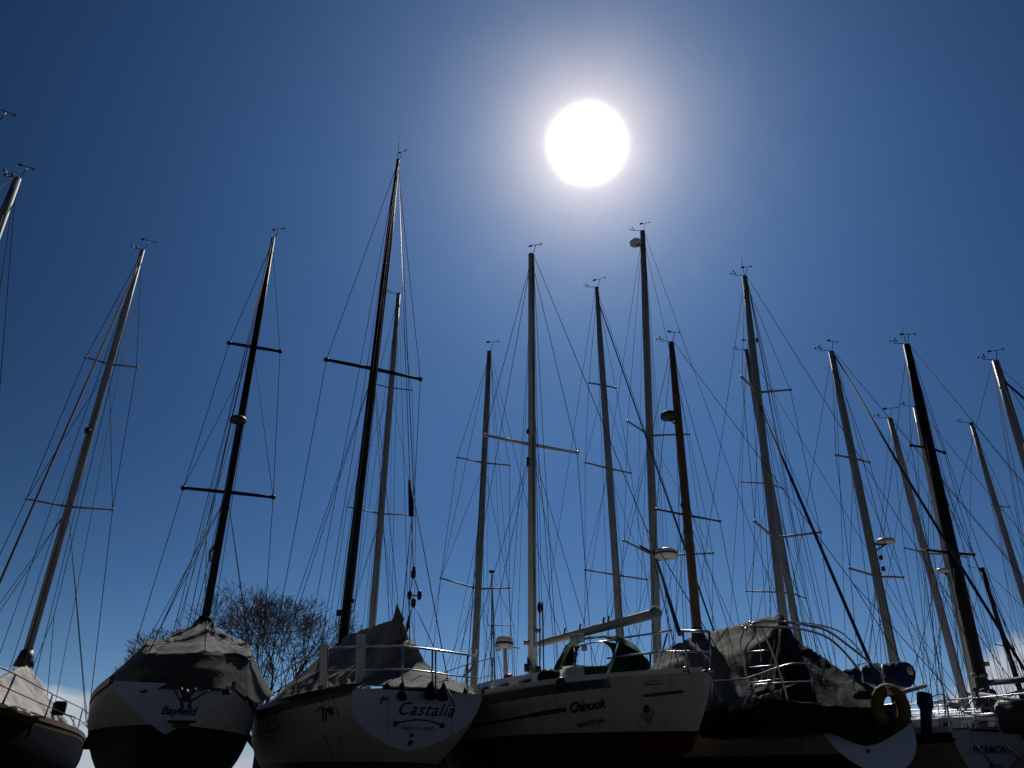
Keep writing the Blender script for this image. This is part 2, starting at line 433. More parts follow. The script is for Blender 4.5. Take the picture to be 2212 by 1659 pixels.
def dome(mo, P, r, hgt=.55, m=None, bracket=None):
    bm = bmesh.new(); lathe(bm, P, [(r * .75, -r * hgt * .55), (r * .97, -r * hgt * .45), (r, -r * hgt * .1), (r * .98, r * hgt * .15), (r * .85, r * hgt * .42), (r * .5, r * hgt * .58), (.01, r * hgt * .62)], n=24)
    d = obj('radar_dome', bm, m or M_white, mo)
    if bracket is not None:
        bm = bmesh.new(); lo = P - Vector((0, 0, r * hgt * .58)); tube(bm, [lo, lo.lerp(bracket, .5) - Vector((0, 0, .03)), bracket], .035, 6); tube(bm, [lo, bracket - Vector((0, 0, .28))], .02, 6)
        obj('bracket', bm, M_dark, d)
    return d

WR = .0080
def rig(root, top, base, Y, rb=.085, rt=None, m=None, spr=(), deckz=2.95, foot=None, hb=1.35, fore=4.4, aft=5.0, furl=None, bow_near=False, head='vane cups', hal=3, sprm=None, sr=.022, wires=True, lowers=True, ws=1.0, inter=True, lean=None, blk=None):
    B = at(base[0], base[1], Y); Tp = onvert(top[0], top[1], B)
    up = (Tp - B).normalized(); fz = foot if foot is not None else deckz + .3
    F = B + up * ((fz - B.z) / up.z) if fz < B.z else B
    rt = rt or rb * .72
    Lm = (Tp - F).length
    s_head = .62 * max(.8, Y / 19.0)
    mo = obj('mast', T([F, F + up * Lm * .4, F + up * Lm * .8, Tp], [rb, rb, rb * .93, rt], 14), m or M_alu, root)
    masthead(mo, Tp, up, head, s_head)
    # winches, steaming light and a halyard coil low on the mast
    back_ = Vector((.42, -.9, 0)) * rb
    obj('sail_track', T([F + back_ * 1.02 + Vector((0, 0, .8)), Tp + back_ * (rt / rb) * 1.02 - up * .3], .012, 4), M_dark, mo)
    for k_, (dx_, dz_) in enumerate(((-1, .9), (1, 1.15))):
        c_w = F + up * dz_ + Vector((dx_ * (rb + .04), -.04, 0)); obj('winch', T([c_w - Vector((dx_ * .06, 0, 0)), c_w + Vector((dx_ * .05, 0, 0))], .05, 8), M_alu, mo)
    tips = []
    for (l, rt_px, r_) in [(s[0], s[1], s[2]) if len(s) == 3 else (s[0], None, s[1]) for s in spr]:
        lo_, hi_ = 0.0, 1.0
        yy = rt_px[1] if rt_px else (l[1] + r_[1]) / 2
        for _ in range(30):
            k = (lo_ + hi_) / 2
            if prj(F.lerp(Tp, k))[1] > yy: lo_ = k
            else: hi_ = k
        S = F.lerp(Tp, k); 
        Lp = atz(l[0], l[1], S.z); Rp = atz(r_[0], r_[1], S.z)
        def lim(P):
            d = P - S
            return S + d if d.length < 2.4 else S + d.normalized() * 2.4
        Lp, Rp = lim(Lp), lim(Rp)
        for P_ in (Lp, Rp):
            bm = bmesh.new(); tube(bm, [S, P_], [sr * 1.35, sr], 8)
            bmesh.ops.create_icosphere(bm, subdivisions=1, radius=sr * 1.9, matrix=Matrix.Translation(P_))
            obj('spreader', bm, sprm or m or M_alu, mo)
        tips.append((S, Lp, Rp))
    if tips:
        ch = tips[-1][2] - tips[-1][1]; ch.z = 0; ch.normalize()
    else: ch = Vector((.9, .43, 0))
    hd = Vector((-ch.y, ch.x, 0))
    if hd.y < 0: hd = -hd
    if bow_near: hd = -hd
    if wires:
        wr = WR * ws
        for side_, idx in ((-1, 1), (1, 2)):
            cp = Vector((F.x, F.y, deckz)) + ch * side_ * hb
            pts = [Tp - up * .15] + [t[idx] for t in tips] + [cp]
            obj('shroud', T(pts, wr, 5), M_wire, root)
            if inter:
                for a in range(len(tips)):
                    nxt = tips[a + 1][idx] if a + 1 < len(tips) else None
                    s0 = tips[a][0] - up * .05
                    if nxt is not None: obj('shroud', T([s0, nxt], wr * .85, 5), M_wire, root)
                    elif lowers:
                        obj('shroud', T([s0, cp + hd * .55], wr * .85, 5), M_wire, root)
                        obj('shroud', T([s0, cp - hd * .55], wr * .85, 5), M_wire, root)
        fe = Vector((F.x, F.y, deckz + .15)) + hd * fore; be = Vector((F.x, F.y, deckz + .1)) - hd * aft
        obj('forestay', T([Tp - up * .1, fe], wr, 5), M_wire, root)
        if furl: 
            a = (Tp - up * .5); obj('furled_sail', T([a, a.lerp(fe, .05), a.lerp(fe, .9), a.lerp(fe, .97)], [.02, furl, furl * 1.15, .02], 7), M_furl, root)
        sp_ = (Tp).lerp(be, .78)
        bm = bmesh.new(); tube(bm, [Tp - hd * .08, sp_], wr, 5); tube(bm, [sp_, be + ch * .45], wr, 5); tube(bm, [sp_, be - ch * .45], wr, 5)
        obj('backstay', bm, M_wire, root)
        rr = random.Random(int(top[0]))
        for k in range(hal + 3):
            o_ = ch * rr.uniform(-.5, .5) - hd * rr.uniform(-.6, .8)
            e = Vector((F.x, F.y, deckz + .1)) + o_ * rr.uniform(.8, 2.4)
            t0 = Tp - up * .12 - hd * .1 if k % 3 else F.lerp(Tp, rr.uniform(.5, .8))
            md = t0.lerp(e, .5) + ch * rr.uniform(-.04, .04)
            obj('halyard', T([t0, md, e], wr * rr.uniform(.7, 1.15), 4), M_rope, root)
    return dict(F=F, T=Tp, up=up, mast=mo, tips=tips, ch=ch, hd=hd)
def onmast(rg, y):
    lo_, hi_ = 0.0, 1.0
    for _ in range(30):
        k = (lo_ + hi_) / 2
        if prj(rg['F'].lerp(rg['T'], k))[1] > y: lo_ = k
        else: hi_ = k
    return rg['F'].lerp(rg['T'], k)

def rails(root, base_pts, hgt=.62, r=.013, mid=True, posts=True, m=None, name='guardrail', close=False):
    """stanchions on the given deck points with two lifelines"""
    m = m or M_steel; P = [Vector(p) for p in base_pts]
    if posts:
        for p in P:
            obj('stanchion', T([p, p + Vector((0, 0, hgt))], r, 7), m, root)
    bm = bmesh.new()
    tube(bm, [p + Vector((0, 0, hgt)) for p in P], r * .8, 6)
    if mid: tube(bm, [p + Vector((0, 0, hgt * .5)) for p in P], r * .6, 6)
    obj(name, bm, m, root)

def textmesh(body, size, shear=0.0, bold=0.0, space=1.0):
    cu = bpy.data.curves.new('lettering', 'FONT'); cu.body = body; cu.size = size; cu.shear = shear; cu.offset = bold; cu.space_character = space; cu.resolution_u = 3
    cu.align_x = 'CENTER'; cu.align_y = 'CENTER'
    o = bpy.data.objects.new('lettering', cu); C.objects.link(o)
    dg = bpy.context.evaluated_depsgraph_get(); dg.update()
    me = bpy.data.meshes.new_from_object(o.evaluated_get(dg))
    bpy.data.objects.remove(o); bpy.data.curves.remove(cu)
    bm = bmesh.new(); bm.from_mesh(me); bpy.data.meshes.remove(me)
    bmesh.ops.triangulate(bm, faces=bm.faces[:])
    return bm
def lettering(root, body, size, fn, m, shear=0.0, bold=0.0, space=1.0, name='name_lettering'):
    bm = textmesh(body, size, shear, bold, space)
    for v in bm.verts: v.co = fn(v.co.x, v.co.y)
    return obj(name, bm, m, root, False)

exec_parts = []
# ------------------------------------------------------------------ ground
bm = bmesh.new(); bmesh.ops.create_grid(bm, x_segments=8, y_segments=8, size=1500)
g_ = obj('ground', bm, M_gravel, None, False); g_['kind'] = 'structure'; g_['label'] = 'gravel ground of the boatyard'; g_['category'] = 'ground'
# ------------------------------------------------------------------ front row of boats
def find_us(h, x, y, side):
    best = None
    for i in range(0, 81):
        for j in range(0, 61):
            u = i / 80; s = j / 60; q = prj(h.P(u, s, side)); d = (q[0] - x) ** 2 + (q[1] - y) ** 2
            if best is None or d < best[0]: best = (d, u, s)
    return best[1], best[2]
def side_text(h, x, y, side):
    u0, s0 = find_us(h, x, y, side)
    def fn(a, b): return h.P(max(0, u0 - a / h.L), min(.95, max(0.0, s0 - b / (h.Z(u0) - h.K(u0)))), side, .012)
    return fn
def transom_text(h, zc, xc=0.0):
    def fn(a, b):
        z = zc + b; s = (h.Z(0) - z) / (h.Z(0) - h.K(0)); return h.local(h.rs * s - .016, xc + a, z)
    return fn
def boat(h, label, group=None):
    return empty('sailboat', (h.stern[0], h.stern[1], 0), label, 'sailboat', group)

# ---- boat at the left edge: dark hull, white tent cover, bow towards the camera
h = Hull((-13.35, 24.6), 197, 15.0, 1.25, 1.75, zs=2.42, zm=2.55, zb=3.2, kz=.9, ks=1.2, kb=1.6, rs=-.25, sa=(3, 2))
b1 = boat(h, 'dark hulled sailboat at the left edge under a white tent shaped cover')
build_hull(h, b1, hullmat('navy_hull_paint', (.018, .02, .028), (.4, .38, .35), (.03, .015, .012), 1.45, ((.03, .08, (.10, .08, .04), 0, 1),), .03, .02, .8), mat('dark_transom_paint', (.30, .30, .31), .4), M_deck, M_teak)
r1 = rig(b1, (308, 540), (50, 1440), 20, .10, .065, M_alu, [((185, 772), (238, 787), (295, 793)), ((57, 1078), (148, 1095), (243, 1101))], deckz=2.6, hb=1.7, fore=7.5, aft=4.5, furl=.020, bow_near=True, head='vane cups', hal=3, sprm=M_alu, sr=.026, ws=1.2)
obj('steaming_light', T([onmast(r1, 940) + Vector((-.0, -.14, 0)), onmast(r1, 930) + Vector((0, -.16, 0))], .08, 8), M_dark, r1['mast'])
obj('mast_boot', T([onmast(r1, 1405), onmast(r1, 1440)], [.14, .23], 12), M_dark, r1['mast'])
Zd = 2.60
hem = [atz(x, y, Zd) for x, y in ((-160, 1472), (-60, 1500), (0, 1519), (60, 1541), (110, 1562), (155, 1581))]
Ys = [p_.y for p_ in hem]
rid = [at(x, y, yy) for x, y, yy in ((-160, 1462, Ys[0] + .9), (-60, 1478, Ys[1] + 1.5), (4, 1468, Ys[2] + 2.6), (58, 1441, 19.6), (94, 1489, 20.8), (152, 1574, 22.2))]
mid = [a_.lerp(b_, .5) + Vector((.05, -.2, -.10)) for a_, b_ in zip(hem, rid)]
far = [Vector((p_.x - 2.6, p_.y + .6, 2.6)) for p_ in rid]
obj('cover', sheet([hem, mid, rid, far], 90, 14, .05, 12, .06, 3, crump=.018), M_whitec, b1)
bs_ = [atz(x, y, 2.58) for x, y in ((5, 1521), (95, 1554), (166, 1580), (188, 1597))]; bs_[3] = at(188, 1597, 24.2)
tp = [at(-80, 1404, 11.2)] + [at(x, y, b_.y) for (x, y), b_ in zip(((34, 1457), (114, 1500), (179, 1531), (201, 1551)), bs_)]
for a, b in zip(bs_, tp[1:]): obj('stanchion', T([a, b], .017, 6), M_steel, b1)
obj('guardrail', T(tp, .012, 6), M_steel, b1)
obj('guardrail', T([a.lerp(b, .5) for a, b in zip([at(-100, 1470, 11.2)] + bs_, tp)], .009, 6), M_wire, b1)
obj('pushpit', T([tp[4], at(168, 1568, 22.8), tp[4].lerp(bs_[3], .4)], .014, 6), M_steel, b1)
bm = bmesh.new(); box(bm, at(128, 1530, 20.6), .30, .14, .32); bevel(bm, .03); obj('rescue_pouch', bm, M_blackcl, b1)
bm = bmesh.new(); tube(bm, px([(139, 1543, 21.4), (152, 1548, 21.6), (160, 1562, 21.8), (156, 1572, 22)]), .014, 5); tube(bm, px([(150, 1545, 21.6), (163, 1549, 21.8), (158, 1560, 21.8), (166, 1575, 22)]), .01, 5); obj('rope_coil', bm, M_rope, b1)
bm = bmesh.new(); box(bm, at(190, 1606, 24.0), .3, .3, .3); bevel(bm, .04); obj('stern_fitting', bm, M_dark, b1)

# ---- second boat: dark canvas cover, white heart shaped transom
h = Hull((-4.77, 12.0), 20, 9.2, .82, 1.43, zs=2.78, zm=2.72, zb=3.1, kz=1.0, ks=2.13, kb=1.8, tm=.5, rs=.35, es=1.75, sa=(1.35, 1.05), ma=(2.2, 1.7))
b2 = boat(h, 'sailboat with a black mast under a dark canvas cover with pale sunlit top panels')
build_hull(h, b2, hullmat('cream_hull_green_bottom', (.72, .71, .68), (.02, .02, .02), (.010, .045, .025), 2.08, ((.0, .06, (.03, .04, .04), 0, 1),), .17), M_gelblue, M_deck, M_dark)
r2 = rig(b2, (590, 515), (442, 1345), 17.2, .085, .05, M_black, [((495, 741), (548, 750), (605, 759)), ((396, 1054), (492, 1063), (590, 1074))], deckz=2.8, hb=1.35, fore=4.0, aft=5.2, head='vane', hal=4, sr=.035)
for (x, y) in ((521, 915),):
    p = onmast(r2, y)
    dome(r2['mast'], p + Vector((.02, -.22, 0)), .19, .7, M_dark, p)
obj('mast_step_light', T([onmast(r2, 1215) + Vector((-.1, -.05, 0)), onmast(r2, 1195) + Vector((-.13, -.08, 0)), onmast(r2, 1175) + Vector((-.06, 0, 0))], .035, 6), M_alu, r2['mast'])
obj('mast_collar', T([onmast(r2, 1332), onmast(r2, 1350)], [.13, .2], 10), M_blackcl, r2['mast'])
hem = px([(300, 1500, 20), (225, 1536, 17.6), (210, 1535, 15.8), (222, 1520, 14.4), (259, 1503, 13.1), (298, 1492, 12.2), (345, 1488, 11.95), (394, 1488, 11.9), (445, 1489, 11.95), (490, 1492, 12.2), (525, 1501, 13.1), (556, 1522, 14.4), (582, 1505, 15.8), (592, 1500, 17.6), (560, 1480, 20)])
ring2 = px([(330, 1440, 20), (246, 1470, 17.8), (236, 1468, 16), (239, 1461, 14.6), (272, 1448, 13.1), (305, 1446, 12.4), (345, 1446, 12.1), (394, 1446, 12.05), (445, 1447, 12.1), (490, 1449, 12.4), (525, 1455, 13.1), (549, 1462, 14.6), (566, 1470, 16), (575, 1478, 17.8), (540, 1450, 20)])
ring3 = px([(360, 1392, 20), (330, 1390, 18.6), (319, 1386, 16.5), (315, 1394, 14.4), (312, 1414, 12.75), (330, 1413, 12.5), (355, 1411, 12.35), (394, 1411, 12.3), (440, 1411, 12.35), (480, 1413, 12.5), (510, 1417, 12.75), (536, 1430, 13.3), (541, 1418, 15.0), (538, 1397, 17), (520, 1385, 20)])
ring4 = px([(400, 1362, 19.4), (390, 1363, 18.6), (382, 1366, 17.6), (378, 1374, 16.4), (380, 1388, 15.0), (395, 1390, 14.8), (410, 1391, 14.7), (432, 1389, 14.7), (450, 1388, 14.7), (463, 1388, 14.8), (474, 1390, 15.2), (486, 1388, 16.0), (492, 1382, 16.8), (492, 1374, 18), (470, 1362, 19.4)])
c_ = [onmast(r2, 1347) + Vector((math.cos(a) * .15, math.sin(a) * .15, 0)) for a in [R(100 + 340 * k / 14) for k in range(15)]]
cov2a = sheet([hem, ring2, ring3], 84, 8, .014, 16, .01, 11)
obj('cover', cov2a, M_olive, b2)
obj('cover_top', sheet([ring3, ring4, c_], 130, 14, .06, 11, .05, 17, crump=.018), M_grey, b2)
# mounted stern gear, vents, plate
q = lambda x, y: at(x, y, 11.75)
bm = bmesh.new()
for a, b, r_ in (((390, 1487), (401, 1511), .022), ((423, 1488), (401, 1511), .022), ((376, 1488), (389, 1513), .012), ((451, 1492), (410, 1516), .012), ((391, 1511), (394, 1526), .022), ((412, 1512), (407, 1531), .022), ((391, 1511), (412, 1512), .03), ((401, 1490), (401, 1512), .04)): tube(bm, [q(*a), q(*b)], r_, 7)
obj('self_steering_bracket', bm, M_dark, b2)
for x in (309, 489):
    bm = bmesh.new(); box(bm, at(x, 1493 + (4 if x > 400 else 0), 11.93), .13, .05, .045); bevel(bm, .015, 3); obj('vent', bm, M_dark, b2)
bm = bmesh.new(); box(bm, at(393, 1559, 12.05), .40, .05, .035); bevel(bm, .012); obj('boarding_step', bm, M_dark, b2)
bm = bmesh.new(); box(bm, at(391, 1567, 12.12), .24, .02, .07); obj('registration_plate', bm, M_yellow, b2, False)
lettering(b2, 'Bayfield', .150, transom_text(h, 2.43, 0.13), M_text, .25, .004)
obj('grab_line', T(px([(262, 1505, 13), (268, 1525, 12.9), (290, 1522, 12.6), (296, 1508, 12.3)]), .01, 5), M_dark, b2)
bm = bmesh.new()
for (x, yy) in ((232, 14.1), (252, 13.4), (275, 12.9), (533, 13.4), (548, 14.1)): 
    y0 = 1512 if x < 400 else 1512; tube(bm, [at(x, y0, yy - .05), at(x + 3, y0 + 22, yy - .05)], .006, 4)
obj('cover_lashing', bm, M_rope, b2)

# ---- third boat: grey tarpaulin, blueish wineglass transom
h = Hull((-1.34, 12.85), 22, 11.8, 1.03, 1.84, zs=2.80, zm=2.78, zb=3.15, kz=1.15, ks=1.98, kb=2.0, tm=.45, rs=.55, es=1.9, sa=(2.5, 1.25), ma=(2.6, 1.9))
b3 = boat(h, 'large sailboat with a tall black mast under a peaked grey tarpaulin')
build_hull(h, b3, hullmat('cream_hull_grey_band', (.78, .71, .62), (.10, .03, .02), (.16, .07, .03), 1.75, ((.0, .11, (.16, .17, .19), 0, 1), (.27, .29, (.03, .03, .05), .25, .93))), M_gelblue, M_deck, M_dark)
r3 = rig(b3, (860, 345), (742, 1370), 19.3, .112, .05, M_black, [((705, 777), (805, 797), (908, 819))], deckz=2.9, hb=1.6, fore=5.0, aft=6.2, head='vane', hal=5, sr=.042, ws=1.15)
obj('antenna', T([r3['T'] + Vector((-.02, 0, .1)), r3['T'] + Vector((-.04, 0, 1.05))], [.012, .006], 5), M_white, r3['mast'])
obj('winch', T([onmast(r3, 1320) + Vector((-.14, -.1, 0)), onmast(r3, 1332) + Vector((-.14, -.1, 0))], .07, 10), M_dark, r3['mast'])
obj('winch', T([onmast(r3, 1296) + Vector((.14, -.1, 0)), onmast(r3, 1304) + Vector((.14, -.1, 0))], .05, 10), M_dark, r3['mast'])
hem = px([(690, 1500, 24), (595, 1520, 23), (575, 1524, 21), (610, 1514, 19), (655, 1505, 17.2), (700, 1497, 15.6), (740, 1490, 14.3), (775, 1484, 13.35), (800, 1483, 12.95), (850, 1486, 12.85), (905, 1490, 12.85), (965, 1495, 13.05), (1005, 1500, 13.3), (1034, 1510, 13.7), (1040, 1512, 15.5), (1000, 1510, 18), (900, 1505, 22)])
ring2 = px([(700, 1470, 24), (628, 1480, 23), (626, 1482, 21), (650, 1476, 19), (690, 1470, 17.4), (722, 1468, 16.0), (755, 1466, 15.0), (787, 1463, 14.2), (815, 1460, 13.8), (850, 1458, 13.6), (905, 1460, 13.6), (940, 1462, 13.8), (968, 1466, 14.1), (1002, 1479, 14.6), (1015, 1488, 15.9), (990, 1495, 18), (900, 1485, 22)])
ring3 = px([(742, 1396, 23), (722, 1396, 21.8), (703, 1416, 20.4), (716, 1416, 18.9), (738, 1414, 17.6), (762, 1412, 16.5), (788, 1412, 15.4), (812, 1412, 14.7), (835, 1406, 14.15), (856, 1400, 13.95), (878, 1400, 14.0), (897, 1398, 14.2), (908, 1414, 14.4), (926, 1442, 14.9), (934, 1452, 16.0), (900, 1440, 18), (800, 1420, 22)])
ridge = [at(742, 1382, 20.6), at(736, 1380, 20.2), at(733, 1380, 19.8), at(744, 1375, 19.0), at(762, 1369, 18.2), at(782, 1362, 17.3), at(802, 1355, 16.4), at(822, 1349, 15.6), at(842, 1342, 14.8), at(853, 1336, 14.3), at(860, 1336, 14.2), at(865, 1344, 14.3), at(869, 1352, 14.5), at(872, 1356, 14.8), at(850, 1354, 15.6), at(800, 1362, 17.4), at(745, 1382, 20.6)]
obj('cover', sheet([hem, ring2, ring3, ridge], 190, 15, .05, 30, .02, 29, crump=.010), M_grey, b3)
obj('cover_peak', T([at(858, 1385, 14.35), at(859, 1358, 14.25), at(858, 1345, 14.2), at(861, 1336, 14.2), at(859, 1324, 14.2), at(858, 1303, 14.2)], [.20, .15, .10, .10, .06, .006], 9), M_grey, b3)
for (x0, y0, x1, y1, yy) in ((701, 1391, 700, 1480, 15.3), (780, 1371, 778, 1484, 13.9)):
    a = at(x0, y0, yy); b = at(x1, y1, yy); bm = bmesh.new(); box(bm, (a + b) / 2, .155, .05, (a - b).length, Vector((.95, .3, 0)), a - b); bevel(bm, .006, 1); obj('wooden_board', bm, M_white, b3, False)
def at3(x, y, u): return at(x, y, u)
top = px([(600, 1462, 19.5), (640, 1432, 18), (690, 1412, 16.5), (714, 1399, 15.2), (790, 1396, 13.6), (869, 1396, 12.9), (934, 1403, 12.95), (1000, 1413, 13.2), (1028, 1417, 14)])
mid_ = px([(707, 1449, 15.2), (790, 1446, 13.6), (880, 1446, 12.9), (934, 1452, 12.95), (985, 1460, 13.2), (1025, 1464, 14)])
obj('pushpit', T(top, .017, 8), M_steel, b3); obj('guardrail', T(mid_, .012, 8), M_steel, b3)
for (x, y0, y1, yy) in ((708, 1400, 1494, 15.2), (869, 1396, 1484, 12.92), (934, 1403, 1489, 12.97), (941, 1404, 1489, 13.0), (1010, 1415, 1500, 13.5), (640, 1432, 1500, 18)):
    obj('stanchion', T([at(x, y0, yy), at(x, y1, yy)], .015, 7), M_steel, b3)
obj('boathook', T(px([(1002, 1462, 13.3), (1018, 1445, 13.4), (1024, 1430, 13.5), (1030, 1405, 13.6)]), [.022, .022, .02, .012], 7), M_white, b3)
for i, (x, y, s_) in enumerate(((836, 1474, 1.25), (870, 1470, 1), (931, 1470, 1.15), (959, 1474, 1.1), (1005, 1484, .9))):
    a = at(x, y, 12.8 + (.5 if x > 990 else 0)); bm = bmesh.new(); lathe(bm, a, [(.012, .0), (.05 * s_, -.06), (.085 * s_, -.16), (.10 * s_, -.24), (.05, -.27)], n=9, sq=.6)
    for v in bm.verts: v.co += Vector((noise.noise(v.co * 9 + Vector((i, 0, 0))), 0, noise.noise(v.co * 8))) * .03
    obj('tie_down_bag', bm, M_blackcl, b3)
for pts in ([(833, 1488, 12.75), (828, 1505, 12.7), (822, 1522, 12.7)], [(968, 1492, 12.8), (975, 1508, 12.75), (982, 1526, 12.75)]):
    obj('strap', T(px(pts), .016, 5), M_rope, b3)
for pts in ([(838, 1495), (838, 1580)], [(935, 1490), (936, 1555)], [(975, 1505), (975, 1590)], [(872, 1490), (872, 1530)]):
    obj('rope', T([at(x, y, 12.72) for x, y in pts], .006, 4), M_rope, b3)
for pts in ([(583, 1528), (582, 1585)], [(636, 1520), (642, 1590), (668, 1659)], [(690, 1510), (704, 1590), (722, 1640)], [(725, 1503), (728, 1545), (740, 1600)], [(597, 1524), (599, 1560)]):
    P = []
    for (x, y) in pts:
        u, s = find_us(h, x, y, -1); P.append(h.P(u, s, -1, .015))
    obj('rope', T(P, .007, 4), M_rope, b3)
u, s = find_us(h, 700, 1540, -1)
bm = bmesh.new(); P0 = side_text(h, 700, 1540, -1)
for pts in ([(-.30, .05), (-.1, .10), (.1, .02), (.3, .0)], [(-.12, -.1), (-.06, .08), (0, -.1), (.08, .06)], [(.12, .04), (.22, -.06), (.3, .05)], [(.05, 0), (.2, .06), (.34, -.05)]): tube(bm, [P0(*p) for p in pts], .013, 5)
obj('hull_emblem', bm, M_textb, b3)
lettering(b3, 'Castalia', .255, transom_text(h, 2.55, .16), M_text, .28, .002, 1.12)
lettering(b3, 'BRONTE  ONT', .062, transom_text(h, 2.295, .10), M_textb, 0, .001, 1.3, 'port_lettering')
F_ = transom_text(h, 2.36, .10)
bm = bmesh.new()
tube(bm, [F_(-.36 + .72 * k / 10, .055 * math.sin(math.pi * k / 10)) for k in range(11)], .012, 5)
for x in (-.37, .37): bmesh.ops.create_icosphere(bm, subdivisions=2, radius=.042, matrix=Matrix.Translation(F_(x, -.01)))
obj('transom_scroll', bm, M_text, b3)
bm = bmesh.new(); bmesh.ops.create_icosphere(bm, subdivisions=2, radius=.030, matrix=Matrix.Translation(transom_text(h, 2.2, 0)(0.02, 0))); bmesh.ops.create_icosphere(bm, subdivisions=2, radius=.042, matrix=Matrix.Translation(transom_text(h, 2.10, 0)(0.03, 0))); obj('drain_fitting', bm, M_dark, b3)
# tackle hanging on the backstay
B_ = lambda x, y: at(x, y, 14.2)
bl_ = lambda y: min((r3['T'].lerp(B_(893, 1240), k_ / 400) for k_ in range(401)), key=lambda v_: abs(prj(v_)[1] - y))
bm = bmesh.new(); tube(bm, [bl_(1040), bl_(1112)], [.04, .055], 6); obj('rolled_flag', bm, M_blue, b3)
bm = bmesh.new()
for (x, y, r_) in ((893, 1240, .045), (885, 1286, .04), (906, 1286, .04), (893, 1302, .045), (894, 1232, .03)): lathe(bm, B_(x, y), [(.01, -.09), (r_, -.05), (r_, .05), (.01, .09)], n=8)
tube(bm, [r3['T'], B_(893, 1240)], .008, 5); tube(bm, [B_(893, 1240), B_(885, 1286), B_(884, 1470)], .009, 5); tube(bm, [B_(893, 1240), B_(906, 1286)], .009, 5); tube(bm, [B_(885, 1286), B_(906, 1286)], .012, 5)
tube(bm, [B_(893, 1302), B_(938, 1400)], .008, 5); tube(bm, [B_(893, 1302), B_(868, 1400)], .008, 5); tube(bm, [B_(893, 1302), B_(895, 1286)], .008, 5)
obj('backstay_tackle', bm, M_dark, b3)
bm = bmesh.new(); tube(bm, px([(884, 1330, 14.6), (881, 1350, 14.6), (878, 1368, 14.8)]), [.012, .04, .012], 6); obj('flag', bm, M_blackcl, b3)

# ---- fourth boat: cream double ended hull, green bimini, white boom
h = Hull((2.96, 12.45), 28, 10.4, .10, 1.55, zs=3.08, zm=3.02, zb=3.25, kz=1.1, ks=2.05, kb=2.1, tm=.42, rs=.45, es=2.9, sa=(1.9, 1.25), ma=(2.7, 1.9))
b4 = boat(h, 'cream sailboat with a white mast, a bare white boom and a green canvas bimini')
ug = find_us(h, 1306, 1485, -1)[0]; uc, scv = find_us(h, 1216, 1533, -1); ul = find_us(h, 1150, 1548, -1)[0]
build_hull(h, b4, hullmat('cream_hull_red_bottom', (.50, .44, .38), (.02, .02, .02), (.07, .018, .012), 2.2, ((.012, .105, (.012, .055, .05), ug, 1), (scv - .012, scv + .012, (.06, .03, .025), uc, 1.0), (scv - .022, scv + .022, (.10, .04, .04), uc, ul))), M_gel, M_deck, M_gel, rail=.02, transom=False)
r4 = rig(b4, (1148, 550), (1150, 1470), 17.0, .092, .085, M_white, [((1047, 940), (1148, 961), (1247, 978))], deckz=2.95, hb=1.45, fore=4.6, aft=5.6, head='vane', hal=3, sr=.032, ws=1.0)
for y in (930, 990, 1000): obj('cleat', T([onmast(r4, y) + Vector((-.10, -.06, 0)), onmast(r4, y + 9) + Vector((-.10, -.06, 0))], .03, 6), M_dark, r4['mast'])
obj('halyard_winch', T([onmast(r4, 1440) + Vector((.12, -.06, 0)), onmast(r4, 1460) + Vector((.12, -.06, 0))], .06, 8), M_dark, r4['mast'])
obj('halyard_winch', T([onmast(r4, 1435) + Vector((-.12, -.06, 0)), onmast(r4, 1452) + Vector((-.12, -.06, 0))], .05, 8), M_dark, r4['mast'])
bm = bmesh.new()
for k in range(5): tube(bm, [onmast(r4, 1420) + Vector((-.1, -.1, 0)), onmast(r4, 1460) + Vector((-.12 + .05 * k, -.16, 0)), onmast(r4, 1495) + Vector((-.2 + .1 * k, -.2, 0))], .010, 4)
obj('halyard_coil', bm, M_rope, b4)
ga = at(1158, 1392, 16.7); be_ = at(1412, 1326, 13.4)
bm = bmesh.new(); tube(bm, [ga, ga.lerp(be_, .08), ga.lerp(be_, .5), ga.lerp(be_, .97), be_], [.04, .07, .078, .082, .085], 10)
boo = obj('boom', bm, mat('beige_boom_paint', (.36, .34, .31), .5), b4)
d_ = (be_ - ga).normalized(); bm = bmesh.new(); tube(bm, [be_ - d_ * .05, be_ + d_ * .10 + Vector((0, 0, .03))], [.088, .10], 10); obj('boom_end_fitting', bm, M_greyp, boo)
bm = bmesh.new()
for k in (.28, .42, .62, .66): p = ga.lerp(be_, k); tube(bm, [p + Vector((0, 0, .08)), p + Vector((.02, 0, .17))], .018, 5)
obj('fairlead', bm, M_dark, boo)
obj('topping_rope', T([r4['T'], at(1165, 1300, 16)], .007, 5), M_rope, b4)
for (x, y, x1, y1) in ((1166, 1300, 1166, 1490), (1172, 1300, 1175, 1470)): obj('topping_rope', T([at(x, y, 16), at(x1, y1, 16)], .014, 5), M_rope, b4)
obj('block', T(px([(1165, 1298, 16), (1166, 1308, 16), (1166, 1318, 16), (1166, 1326, 16)]), [.01, .05, .05, .01], 7), M_dark, b4)
